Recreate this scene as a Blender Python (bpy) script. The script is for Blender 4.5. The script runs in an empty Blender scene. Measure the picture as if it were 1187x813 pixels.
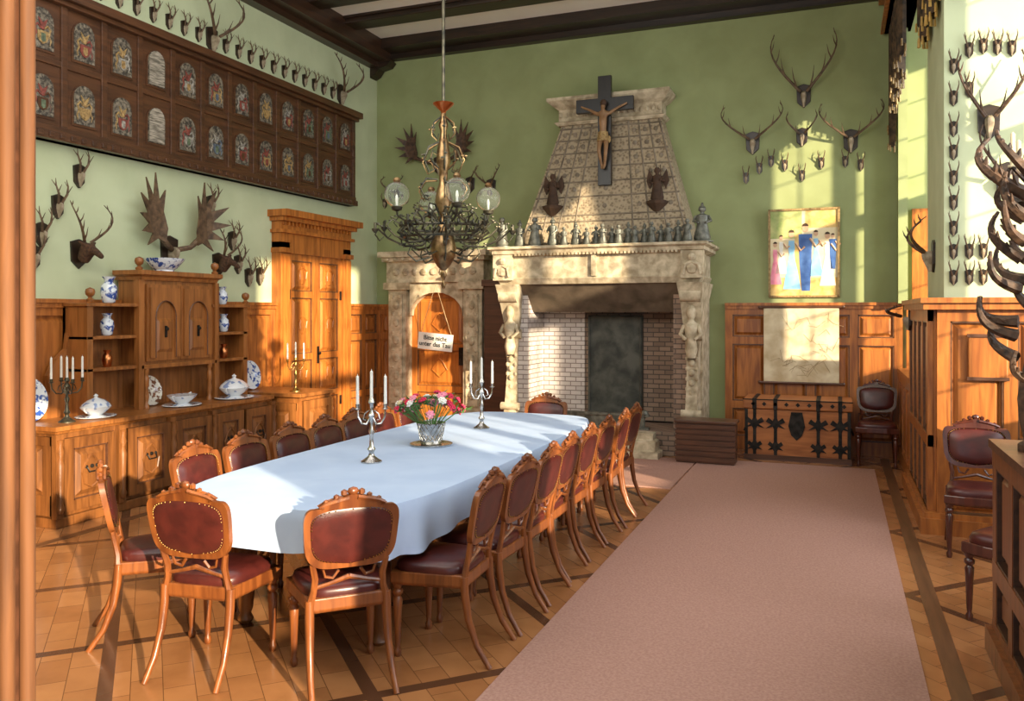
import bpy, math, random, bmesh
from mathutils import Vector, Matrix
random.seed(7)
scn=bpy.context.scene
COL=scn.collection
PI=math.pi
def sp(c,p): return math.copysign(abs(c)**p,c)

# ---------------------------------------------------------------- materials
def newmat(name):
    m=bpy.data.materials.new(name); m.use_nodes=True
    nt=m.node_tree
    return m,nt,nt.nodes['Principled BSDF']
def rmat(name,c1,c2,scale=(1,1,1),ns=4,detail=4,rough=.5,metal=0,bump=0,dist=0.3,spec=.5,kind='n',p1=.35,p2=.65,coat=0):
    m,nt,b=newmat(name); N=nt.nodes; L=nt.links
    tc=N.new('ShaderNodeTexCoord'); mp=N.new('ShaderNodeMapping'); mp.inputs['Scale'].default_value=scale
    L.new(tc.outputs['Object'],mp.inputs['Vector'])
    if kind=='v':
        t=N.new('ShaderNodeTexVoronoi'); t.inputs['Scale'].default_value=ns; fo=t.outputs['Distance']
    else:
        t=N.new('ShaderNodeTexNoise'); t.inputs['Scale'].default_value=ns; t.inputs['Detail'].default_value=detail
        t.inputs['Distortion'].default_value=dist; fo=t.outputs['Fac']
    L.new(mp.outputs['Vector'],t.inputs['Vector'])
    r=N.new('ShaderNodeValToRGB'); r.color_ramp.elements[0].position=p1; r.color_ramp.elements[1].position=p2
    r.color_ramp.elements[0].color=(*c1,1); r.color_ramp.elements[1].color=(*c2,1)
    L.new(fo,r.inputs['Fac']); L.new(r.outputs['Color'],b.inputs['Base Color'])
    b.inputs['Roughness'].default_value=rough; b.inputs['Metallic'].default_value=metal
    b.inputs['Specular IOR Level'].default_value=spec
    if coat: b.inputs['Coat Weight'].default_value=coat; b.inputs['Coat Roughness'].default_value=.15
    if bump:
        bp=N.new('ShaderNodeBump'); bp.inputs['Strength'].default_value=bump; bp.inputs['Distance'].default_value=.01
        L.new(fo,bp.inputs['Height']); L.new(bp.outputs['Normal'],b.inputs['Normal'])
    return m
def wood(name,c1,c2,rough=.4,axis='z',coat=0.12):
    s={'z':(9,9,.9),'x':(.9,9,9),'y':(9,.9,9)}[axis]
    return rmat(name,c1,c2,scale=s,ns=2.2,detail=5,rough=rough,bump=.15,dist=.8,coat=coat)
M={}
M['wain']=wood('wainscot_oak',(.25,.074,.014),(.47,.158,.030))
M['side']=wood('sideboard_base_oak',(.11,.038,.010),(.23,.083,.021))
M['hutch']=wood('sideboard_hutch_oak',(.21,.072,.016),(.38,.138,.033))
M['door']=wood('door_oak',(.30,.088,.013),(.54,.18,.03))
M['dark']=wood('dark_oak',(.024,.011,.006),(.06,.026,.012),axis='y')
M['darkx']=wood('dark_oak_beam',(.013,.007,.004),(.034,.016,.008),axis='x')
M['black']=wood('ebonised_wood',(.006,.004,.003),(.014,.009,.006))
M['crestb']=wood('crest_board_oak',(.055,.022,.009),(.11,.043,.016),axis='y')
M['jamb']=wood('door_jamb_oak',(.10,.036,.010),(.21,.078,.022),rough=.75,coat=0)
M['strip']=wood('brown_floor_strip',(.09,.038,.016),(.15,.066,.028),axis='y')
M['parap']=wood('shaded_parapet_oak',(.12,.036,.009),(.23,.072,.018))  # wainscot oak darkened, the parapet's shade is in the colour
M['chair']=wood('chair_walnut',(.12,.032,.008),(.27,.082,.019),rough=.36,coat=.2)
M['chaird']=wood('chair_mahogany',(.05,.012,.008),(.10,.025,.014),rough=.25,coat=.4)
M['leather']=rmat('burgundy_leather',(.048,.009,.008),(.080,.014,.011),ns=14,rough=.33,bump=.1)
M['brass']=rmat('brass',(.55,.33,.09),(.75,.5,.18),ns=8,rough=.3,metal=1)
M['bronze']=rmat('dark_green_bronze',(.030,.030,.024),(.13,.115,.075),ns=12,rough=.42,metal=.8)
M['agedbrass']=rmat('aged_brass',(.12,.065,.03),(.40,.26,.12),ns=16,rough=.38,metal=.9,bump=.3)
M['iron']=rmat('black_iron',(.012,.011,.010),(.04,.035,.03),ns=14,rough=.5,metal=.7,bump=.2)
M['silver']=rmat('silver',(.42,.40,.37),(.72,.70,.66),ns=20,rough=.25,metal=1,bump=.15)
M['copper']=rmat('copper',(.5,.17,.06),(.7,.27,.1),ns=8,rough=.3,metal=1)
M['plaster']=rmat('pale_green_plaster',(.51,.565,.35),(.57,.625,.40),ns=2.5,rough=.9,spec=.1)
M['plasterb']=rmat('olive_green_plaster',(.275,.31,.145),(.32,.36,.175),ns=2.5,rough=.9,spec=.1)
M['ceil']=rmat('ceiling_plaster',(.86,.82,.72),(.90,.86,.77),ns=2,rough=.9)
M['stone']=rmat('carved_sandstone',(.30,.235,.145),(.62,.52,.36),ns=9,detail=9,rough=.85,bump=.8)
M['stoned']=rmat('sooty_sandstone',(.14,.11,.075),(.28,.225,.16),ns=6,detail=8,rough=.85,bump=.5)
M['stonedk']=rmat('dark_brown_stone',(.07,.05,.03),(.16,.115,.075),ns=4,detail=8,rough=.9,bump=.5)  # darker brown stone for the smoke lintel
M['stonev']=rmat('hood_sandstone',(.19,.14,.085),(.40,.315,.205),scale=(1,1,1),ns=26,rough=.85,bump=.8,kind='v',p1=.1,p2=.6)
M['white']=rmat('white_wax',(.8,.77,.68),(.88,.85,.78),ns=6,rough=.5)
M['cloth']=rmat('pale_blue_tablecloth',(.43,.54,.74),(.50,.61,.80),ns=3,rough=.75,spec=.2)
M['bone']=rmat('bone',(.24,.18,.11),(.45,.37,.26),ns=18,rough=.7)
M['antler']=rmat('antler_horn',(.055,.030,.015),(.16,.095,.05),ns=16,rough=.6,bump=.3)
M['antlerd']=rmat('dark_antler_horn',(.030,.016,.009),(.115,.060,.032),ns=22,rough=.65,bump=1.0)
M['fur']=rmat('brown_fur',(.04,.018,.009),(.10,.045,.02),ns=40,rough=.9,bump=.6)
M['red']=rmat('faded_red_paint',(.13,.03,.02),(.26,.06,.04),ns=30,rough=.6)
M['gold']=rmat('gold_paint',(.42,.25,.06),(.58,.38,.12),ns=9,rough=.4)
M['mgold']=rmat('faded_gold_paint',(.20,.12,.04),(.42,.28,.11),ns=40,rough=.55)
M['mblue']=rmat('faded_blue_paint',(.035,.05,.08),(.14,.17,.2),ns=30,rough=.6)
M['mgreen']=rmat('faded_green_paint',(.05,.07,.04),(.15,.19,.11),ns=30,rough=.6)
M['blue']=rmat('blue_paint',(.03,.09,.30),(.08,.18,.45),ns=9,rough=.5)
M['crestbg']=rmat('crest_panel_paint',(.035,.028,.02),(.25,.21,.15),ns=38,rough=.6,detail=6,p1=.4,p2=.68)
M['grey']=rmat('faded_grey_paint',(.12,.11,.09),(.38,.35,.29),ns=45,rough=.6)
M['tablet']=rmat('inscribed_tablet',(.10,.085,.06),(.42,.37,.29),scale=(1,3,22),ns=4,rough=.6)
M['porc']=rmat('blue_white_porcelain',(.03,.08,.32),(.75,.8,.85),ns=22,detail=2,rough=.12,p1=.4,p2=.5,coat=.5)
M['brownp']=rmat('brown_white_porcelain',(.20,.08,.04),(.75,.70,.6),ns=26,detail=2,rough=.12,p1=.42,p2=.52,coat=.5)
M['porcw']=rmat('white_porcelain',(.25,.33,.55),(.80,.82,.84),ns=16,detail=1,rough=.12,p1=.37,p2=.43,coat=.5)
M['pewter']=rmat('green_grey_pewter',(.08,.08,.065),(.22,.22,.18),ns=14,rough=.5,metal=.4)
M['parch']=rmat('parchment',(.50,.38,.22),(.74,.64,.44),ns=5,detail=6,rough=.8)
M['parchink']=rmat('faded_ink',(.3,.2,.1),(.5,.38,.22),ns=9,rough=.8)
M['chest']=rmat('chest_oak',(.29,.095,.026),(.45,.16,.045),scale=(1,8,8),ns=3,rough=.55,bump=.2)
M['wick']=wood('dark_box_wood',(.065,.026,.013),(.115,.045,.022),axis='x')
M['pink']=rmat('pink_petal',(.75,.18,.30),(.88,.40,.48),ns=9,rough=.6)
M['rosered']=rmat('red_petal',(.6,.015,.06),(.75,.04,.12),ns=9,rough=.6)
M['leaf']=rmat('leaf_green',(.04,.12,.02),(.10,.24,.05),ns=12,rough=.6)
M['skin']=rmat('gilded_wood_skin',(.20,.105,.045),(.33,.18,.08),ns=9,rough=.5)
M['cream']=rmat('cream_paint',(.72,.6,.36),(.8,.7,.48),ns=5,rough=.6)
M['yell']=rmat('yellow_paint',(.62,.38,.1),(.78,.56,.22),ns=12,rough=.6)
M['greenp']=rmat('green_paint',(.25,.33,.10),(.5,.5,.2),ns=9,rough=.6)
M['lblue']=rmat('light_blue_paint',(.2,.45,.7),(.35,.6,.8),ns=6,rough=.6)
M['curtain']=rmat('dark_brocade',(.02,.014,.008),(.11,.065,.03),ns=14,rough=.8)
M['hair']=rmat('dark_hair_paint',(.04,.02,.01),(.08,.04,.02),ns=10,rough=.8)
M['soot']=rmat('sooty_iron_plate',(.03,.032,.026),(.09,.09,.072),ns=6,rough=.7,bump=.4)
M['text']=rmat('ink_black',(.02,.02,.02),(.03,.03,.03),rough=.8)
def glassmat():
    m,nt,b=newmat('clear_lamp_glass')
    b.inputs['Base Color'].default_value=(.97,.99,.96,1); b.inputs['Roughness'].default_value=.03
    b.inputs['Transmission Weight'].default_value=.97; b.inputs['IOR'].default_value=1.15
    return m
M['glass']=glassmat()
def brickmat(name,c1,c2,mortar,s=1):
    m,nt,b=newmat(name); N=nt.nodes; L=nt.links
    tc=N.new('ShaderNodeTexCoord'); se=N.new('ShaderNodeSeparateXYZ'); L.new(tc.outputs['Object'],se.inputs[0])
    ad=N.new('ShaderNodeMath'); ad.operation='ADD'; L.new(se.outputs[0],ad.inputs[0]); L.new(se.outputs[1],ad.inputs[1])
    co=N.new('ShaderNodeCombineXYZ'); L.new(ad.outputs[0],co.inputs[0]); L.new(se.outputs[2],co.inputs[1])
    br=N.new('ShaderNodeTexBrick'); L.new(co.outputs[0],br.inputs['Vector'])
    br.inputs['Scale'].default_value=1*s; br.inputs['Brick Width'].default_value=.15; br.inputs['Row Height'].default_value=.06
    br.inputs['Mortar Size'].default_value=.006
    br.inputs['Color1'].default_value=(*c1,1); br.inputs['Color2'].default_value=(*c2,1); br.inputs['Mortar'].default_value=(*mortar,1)
    L.new(br.outputs['Color'],b.inputs['Base Color']); b.inputs['Roughness'].default_value=.85
    bp=N.new('ShaderNodeBump'); bp.invert=True; bp.inputs['Strength'].default_value=.6; bp.inputs['Distance'].default_value=.01
    L.new(br.outputs['Fac'],bp.inputs['Height']); L.new(bp.outputs['Normal'],b.inputs['Normal'])
    return m
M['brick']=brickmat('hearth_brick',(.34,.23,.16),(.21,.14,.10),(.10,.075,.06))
M['bricklit']=brickmat('sunlit_hearth_brick',(.62,.56,.52),(.46,.41,.38),(.24,.19,.17))  # paler copy of the hearth brick, sunlight put into its colour
def floormat():
    m,nt,b=newmat('oak_parquet'); N=nt.nodes; L=nt.links
    tc=N.new('ShaderNodeTexCoord')
    mp=N.new('ShaderNodeMapping'); mp.inputs['Rotation'].default_value=(0,0,math.radians(45)); mp.inputs['Scale'].default_value=(.92,.92,1)
    mp.inputs['Location'].default_value=(.35,.2,0)
    L.new(tc.outputs['Object'],mp.inputs['Vector'])
    se=N.new('ShaderNodeSeparateXYZ'); L.new(mp.outputs[0],se.inputs[0])
    outs=[]
    for i in (0,1):
        fr=N.new('ShaderNodeMath'); fr.operation='FRACT'; L.new(se.outputs[i],fr.inputs[0])
        lt=N.new('ShaderNodeMath'); lt.operation='LESS_THAN'; lt.inputs[1].default_value=.06; L.new(fr.outputs[0],lt.inputs[0]); outs.append(lt)
    mx=N.new('ShaderNodeMath'); mx.operation='MAXIMUM'; L.new(outs[0].outputs[0],mx.inputs[0]); L.new(outs[1].outputs[0],mx.inputs[1])
    br=N.new('ShaderNodeTexBrick'); L.new(mp.outputs[0],br.inputs['Vector'])
    br.inputs['Brick Width'].default_value=.25; br.inputs['Row Height'].default_value=.125; br.inputs['Scale'].default_value=1
    br.inputs['Mortar Size'].default_value=.002
    br.inputs['Color1'].default_value=(.43,.19,.072,1); br.inputs['Color2'].default_value=(.33,.135,.048,1); br.inputs['Mortar'].default_value=(.17,.07,.026,1)
    no=N.new('ShaderNodeTexNoise'); no.inputs['Scale'].default_value=6; no.inputs['Detail'].default_value=6
    m1=N.new('ShaderNodeMix'); m1.data_type='RGBA'; m1.blend_type='MULTIPLY'; m1.inputs[0].default_value=.7
    L.new(br.outputs['Color'],m1.inputs[6])
    r=N.new('ShaderNodeValToRGB'); r.color_ramp.elements[0].color=(.6,.55,.5,1); r.color_ramp.elements[1].color=(1,1,1,1); r.color_ramp.elements[1].position=.6
    L.new(tc.outputs['Object'],no.inputs['Vector']); L.new(no.outputs['Fac'],r.inputs[0]); L.new(r.outputs[0],m1.inputs[7])
    m2=N.new('ShaderNodeMix'); m2.data_type='RGBA'; L.new(mx.outputs[0],m2.inputs[0]); L.new(m1.outputs[2],m2.inputs[6]); m2.inputs[7].default_value=(.10,.042,.02,1)
    L.new(m2.outputs[2],b.inputs['Base Color']); b.inputs['Roughness'].default_value=.22
    return m
M['floor']=floormat()
M['carpet']=rmat('dusty_rose_carpet',(.36,.20,.155),(.44,.255,.20),ns=70,detail=2,rough=.95,bump=.3,spec=.1)

# ---------------------------------------------------------------- mesh builder
class MB:
    def __init__(s): s.v=[];s.f=[];s.mi=[];s.cur=0
    def add(s,vs,fs,T=None):
        o=len(s.v)
        for p in vs:
            p=Vector(p)
            if T is not None: p=T@p
            s.v.append(p[:])
        for f in fs: s.f.append(tuple(i+o for i in f)); s.mi.append(s.cur)
        return s
    def box(s,x0,x1,y0,y1,z0,z1,T=None):
        vs=[(x,y,z) for x in (x0,x1) for y in (y0,y1) for z in (z0,z1)]
        return s.add(vs,[(0,1,3,2),(4,6,7,5),(0,4,5,1),(2,3,7,6),(0,2,6,4),(1,5,7,3)],T)
    def lathe(s,prof,c=(0,0,0),n=14,T=None,sx=1,sy=1):
        vs=[];fs=[];k=len(prof)
        for r,z in prof:
            for i in range(n):
                a=2*PI*i/n; vs.append((c[0]+r*math.cos(a)*sx,c[1]+r*math.sin(a)*sy,c[2]+z))
        for j in range(k-1):
            for i in range(n):
                i2=(i+1)%n; fs.append((j*n+i,j*n+i2,(j+1)*n+i2,(j+1)*n+i))
        if prof[0][0]>1e-4: fs.append(tuple(reversed(range(n))))
        if prof[-1][0]>1e-4: fs.append(tuple((k-1)*n+i for i in range(n)))
        return s.add(vs,fs,T)
    def sph(s,c,r,n=8,sc=(1,1,1),T=None):
        k=max(3,n//2); prof=[(r*max(1e-5,math.sin(PI*j/k)),-r*math.cos(PI*j/k)*sc[2]) for j in range(k+1)]
        return s.lathe(prof,c,n,T,sc[0],sc[1])
    def tube(s,pts,rad,n=6,T=None):
        pts=[Vector(p) for p in pts]; m=len(pts)
        if not hasattr(rad,'__len__'): rad=[rad]*m
        d0=(pts[1]-pts[0]).normalized(); up=Vector((0,0,1)) if abs(d0.z)<.9 else Vector((1,0,0))
        u=d0.cross(up).normalized(); vs=[];fs=[]
        for j in range(m):
            d=(pts[min(j+1,m-1)]-pts[max(j-1,0)]).normalized()
            u=(u-d*u.dot(d)).normalized(); w=d.cross(u)
            for i in range(n):
                a=2*PI*i/n; vs.append(pts[j]+(u*math.cos(a)+w*math.sin(a))*rad[j])
        for j in range(m-1):
            for i in range(n):
                i2=(i+1)%n; fs.append((j*n+i,j*n+i2,(j+1)*n+i2,(j+1)*n+i))
        fs.append(tuple(reversed(range(n)))); fs.append(tuple((m-1)*n+i for i in range(n)))
        return s.add(vs,fs,T)
    def prism(s,poly,y0,y1,T=None):
        n=len(poly); vs=[(x,y0,z) for x,z in poly]+[(x,y1,z) for x,z in poly]
        fs=[tuple(range(n)),tuple(reversed(range(n,2*n)))]
        for i in range(n):
            j=(i+1)%n; fs.append((i,i+n,j+n,j))
        return s.add(vs,fs,T)
    def loft(s,secs,T=None,cap=True):
        n=len(secs[0]); vs=[p for q in secs for p in q]; fs=[]
        for j in range(len(secs)-1):
            for i in range(n):
                i2=(i+1)%n; fs.append((j*n+i,j*n+i2,(j+1)*n+i2,(j+1)*n+i))
        if cap:
            fs.append(tuple(reversed(range(n)))); k=(len(secs)-1)*n; fs.append(tuple(k+i for i in range(n)))
        return s.add(vs,fs,T)
    def rects(s,secs,T=None):
        return s.loft([[(x0,y0,z),(x1,y0,z),(x1,y1,z),(x0,y1,z)] for z,x0,x1,y0,y1 in secs],T)
    def obj(s,name,mats,parent=None,smooth=False,world=False,loc=None,bev=0,label=None,kind=None):
        me=bpy.data.meshes.new(name)
        vs=s.v
        if world and parent is not None:
            off=Vector(parent.location); q=parent.parent
            while q is not None: off=off+Vector(q.location); q=q.parent
            vs=[tuple(Vector(p)-off) for p in vs]
        me.from_pydata(vs,[],s.f)
        if not isinstance(mats,(list,tuple)): mats=[mats]
        for m in mats: me.materials.append(M[m])
        for p,i in zip(me.polygons,s.mi):
            p.material_index=i
            p.use_smooth=smooth
        bm=bmesh.new(); bm.from_mesh(me); bmesh.ops.recalc_face_normals(bm,faces=bm.faces); bm.to_mesh(me); bm.free()
        o=bpy.data.objects.new(name,me); COL.objects.link(o)
        if parent is not None: o.parent=parent
        if loc: o.location=loc
        if smooth:
            try: me.set_sharp_from_angle(angle=math.radians(50))
            except Exception: pass
        if bev:
            md=o.modifiers.new('bev','BEVEL'); md.width=bev; md.segments=2; md.limit_method='ANGLE'
        if label: o["label"]=label
        if kind: o["kind"]=kind
        return o
def root(name,label,cat,loc=(0,0,0),rot=0,group=None,kind=None,scale=1):
    e=bpy.data.objects.new(name,None); e.empty_display_size=.1; COL.objects.link(e)
    e.location=loc; e.rotation_euler=(0,0,math.radians(rot)); e.scale=(scale,)*3
    if label: e["label"]=label
    if cat: e["category"]=cat
    if group: e["group"]=group
    if kind: e["kind"]=kind
    return e
def tag(o,label,cat,group=None,loc=None,rot=None):
    o["label"]=label; o["category"]=cat
    if group:o["group"]=group
    if loc is not None:o.location=loc
    if rot is not None:o.rotation_euler=(0,0,math.radians(rot))
    return o
def dup(src,loc,rot=None,scale=None,label=None,group=None):
    kids=[c for c in COL.objects if c.parent==src]
    n=src.copy(); COL.objects.link(n); n.location=loc
    if rot is not None: n.rotation_euler=(0,0,math.radians(rot))
    if scale is not None: n.scale=(scale,)*3 if not hasattr(scale,'__len__') else scale
    if label: n["label"]=label
    if group: n["group"]=group
    for c in kids:
        k=c.copy(); COL.objects.link(k); k.parent=n
        for g in [g for g in COL.objects if g.parent==c]:
            h=g.copy(); COL.objects.link(h); h.parent=k
    return n
def TW(x,y,z,rot=0): return Matrix.Translation((x,y,z))@Matrix.Rotation(math.radians(rot),4,'Z')
def struct(b,name,mat,**k):
    o=b.obj(name,mat,**k); o["kind"]="structure"; return o
XL,YB,H=-6.34,10.7,5.6
XO=2.6
# ---------------------------------------------------------------- shell
struct(MB().box(XL-.3,XO+.3,-2,YB+.3,-.1,0),'floor','floor')
struct(MB().box(XL-.3,XO+.3,-2,YB+.3,H,H+.15),'ceiling','ceil')
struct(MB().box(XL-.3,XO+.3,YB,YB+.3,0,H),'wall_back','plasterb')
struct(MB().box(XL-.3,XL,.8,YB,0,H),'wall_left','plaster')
b=MB()
wins=[(1.5,3.9),(4.5,7.2),(8.15,10.3)]
wz0,wz1=1.25,5.15
y=.8
for a,c in wins:
    b.box(XO,XO+.3,y,a,0,H); b.box(XO,XO+.3,a,c,0,wz0); b.box(XO,XO+.3,a,c,wz1,H); y=c
b.box(XO,XO+.3,y,YB,0,H)
struct(b,'wall_right','plaster')
for i,(a,c) in enumerate(wins):
    b=MB(); w=c-a
    b.box(XO+.05,XO+.13,a,a+.07,wz0,wz1); b.box(XO+.05,XO+.13,c-.07,c,wz0,wz1)
    b.box(XO+.05,XO+.13,a,c,wz0,wz0+.07); b.box(XO+.05,XO+.13,a,c,wz1-.07,wz1)
    for k in (1,2): b.box(XO+.03,XO+.15,a+w*k/3-.06,a+w*k/3+.06,wz0,wz1)
    b.box(XO+.03,XO+.15,a,c,wz0+2.2,wz0+2.34)
    for k in (1,3,5): b.box(XO+.085,XO+.1,a+w*k/6-.006,a+w*k/6+.006,wz0,wz1)
    for k in range(1,9): b.box(XO+.085,XO+.1,a,c,wz0+(wz1-wz0)*k/9-.006,wz0+(wz1-wz0)*k/9+.006)
    struct(b,'window_%d'%(i+1),'wain')
b=MB(); b.box(XL,-1.42,.8,1.0,0,H); b.box(1.4,XO,.8,1.0,0,H); b.box(-1.42,1.4,.8,1.0,2.75,H)
struct(b,'wall_front','plaster')
struct(MB().box(-1.46,-1.285,.72,1.02,0,2.75),'trim_1','wick')  # darker backing paints groove shade between the jamb reeds
b=MB()
for k in range(8):
    yy=.745+k*.0375
    b.tube([(-1.277,yy,0),(-1.277,yy,2.75)],.0125,8)
struct(b,'trim_19','jamb',smooth=True)
b=MB(); b.box(.82,XO,7.6,7.85,0,H); b.box(.82,1.1,7.85,8.9,0,H)
struct(b,'wall_bay','plaster')
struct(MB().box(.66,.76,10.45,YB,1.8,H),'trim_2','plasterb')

def panelling(b,w,h,cols,rows,T,t=.05,st=.09,dk=None):
    b.box(0,w,-.02,0,0,h,T)
    cw=(w-st)/cols
    for i in range(cols+1): b.box(i*cw,i*cw+st,-t,-.018,0,h,T)
    zs=[0]+rows+[h]
    for j,zz in enumerate(zs):
        z0=zz if j==0 else zz-st/2
        hh=.16 if j==0 else st
        if j==len(zs)-1: z0=h-st
        b.box(0,w,-t-.002,-.018,z0,z0+hh,T)
    for i in range(cols):
        for j in range(len(zs)-1):
            z0=zs[j]+(.16 if j==0 else st/2); z1=zs[j+1]-(st if j==len(zs)-2 else st/2)
            x0=i*cw+st; x1=(i+1)*cw
            if x1-x0<.08: continue
            g=.025; e=.055
            b.loft([[(x0+g,-.02,z0+g),(x1-g,-.02,z0+g),(x1-g,-.02,z1-g),(x0+g,-.02,z1-g)],
                    [(x0+e,-.042,z0+e),(x1-e,-.042,z0+e),(x1-e,-.042,z1-e),(x0+e,-.042,z1-e)]],T)
            if dk is not None:
                q=.012
                for (a0,a1,c0,c1) in ((x0,x1,z0,z0+q),(x0,x1,z1-q,z1),(x0,x0+q,z0,z1),(x1-q,x1,z0,z1)):
                    dk.box(a0,a1,-t+.004,-.02,c0,c1,T)
def caprail(b,w,h,T):
    b.box(0,w,-.09,0,h,h+.035,T); b.box(0,w,-.07,0,h-.04,h,T)
dk=MB()
b=MB(); T=TW(-1.3,YB,0); panelling(b,2.02,1.76,4,[.55,1.35],T,dk=dk); caprail(b,2.02,1.78,T); struct(b,'trim_3','wain')
b=MB(); T=TW(XL,YB,0); panelling(b,.3,1.76,1,[.55,1.35],T); caprail(b,.3,1.78,T); struct(b,'trim_4','wain')
b=MB(); T=TW(XL,1.0,0,90); panelling(b,7.25,1.76,11,[.55],T); caprail(b,7.25,1.78,T); struct(b,'trim_5','wain')
b=MB(); T=TW(XL,9.80,0,90); panelling(b,.9,1.76,2,[.55,1.35],T,dk=dk); caprail(b,.9,1.78,T); struct(b,'trim_6','wain')
b=MB(); T=TW(.76,YB,0); panelling(b,XO-.76,1.76,4,[.55],T); caprail(b,XO-.76,1.78,T); b.box(.06,.34,-.05,0,1.8,2.9,T); struct(b,'trim_7','door')
b=MB(); b.box(.72,XO,7.17,8.95,0,1.72)
T=TW(.72,7.17,0); panelling(b,1.88,1.72,4,[.7],T,t=.06,dk=dk)
T=TW(.72,8.95,0,-90); panelling(b,1.78,1.72,4,[.7],T,t=.06,dk=dk)
b.box(.62,XO,7.05,9.0,1.72,1.77); b.box(.60,XO,7.02,9.03,1.77,1.81)
b.box(.60,XO,7.05,9.0,0,.12); b.box(.63,XO,7.08,8.98,.12,.16)
struct(b,'trim_8','wain')
b=MB(); b.box(.72,.84,8.95,10.62,0,1.0); T=TW(.72,10.6,0,-90); panelling(b,1.6,1.0,3,[],T); b.box(.66,.88,9.03,10.62,1.0,1.05)
struct(b,'trim_9','wain')
b=MB(); b.box(.79,.88,1.05,4.75,0,1.02); dk2=MB()
T=TW(.79,4.75,0,-90); panelling(b,3.7,1.02,9,[.42],T,t=.06,st=.09,dk=dk2)
b.box(.70,.92,1.05,4.78,0,.12)
struct(b,'trim_10','parap')
struct(MB().box(.715,.90,1.05,4.78,1.02,1.06).box(.73,.89,1.05,4.77,1.0,1.02),'trim_40','wick')
struct(dk,'trim_17','strip'); struct(dk2,'trim_18','dark')
struct(MB().box(.47,.56,1.0,10.5,0,.003),'trim_11','strip')
struct(MB().box(-5.45,-5.37,1.0,9.6,0,.003),'trim_12','strip')
yb=9.52; i=0
while yb>1.2:
    o=MB().box(XL+.25,XO,yb-.15,yb+.15,H-.09,H).obj('trim_%d'%(60+i),'darkx',bev=.02); o["kind"]="structure"
    o2=MB().box(XL+.25,XO,yb-.19,yb+.19,H-.03,H).obj('trim_%d'%(80+i),'darkx'); o2["kind"]="structure"
    yb-=.82; i+=1
struct(MB().box(XL,XL+.3,1,YB,H-.26,H).box(XL,XL+.14,1,YB,H-.34,H-.26),'trim_13','dark')
struct(MB().box(XL+.3,XO,YB-.40,YB,H-.14,H).box(XL+.3,XO,YB-.12,YB,H-.22,H-.14),'trim_14','darkx')
struct(MB().prism([(0,0),(.34,0),(.28,-.07),(.14,-.1),(.08,-.18),(0,-.22)],-.08,.1,Matrix.Translation((XL,YB-.12,H-.26))),'trim_16','darkx')

# ---------------------------------------------------------------- carpets
tag(MB().box(-1.46,.38,1.2,9.7,0,.012).obj('carpet_runner','carpet'),'long dusty rose carpet runner on parquet floor','carpet')
tag(MB().box(-2.55,-1.48,7.95,9.6,0,.011).obj('hearth_rug','carpet'),'small dusty rose rug before the fireplace','rug')

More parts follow.
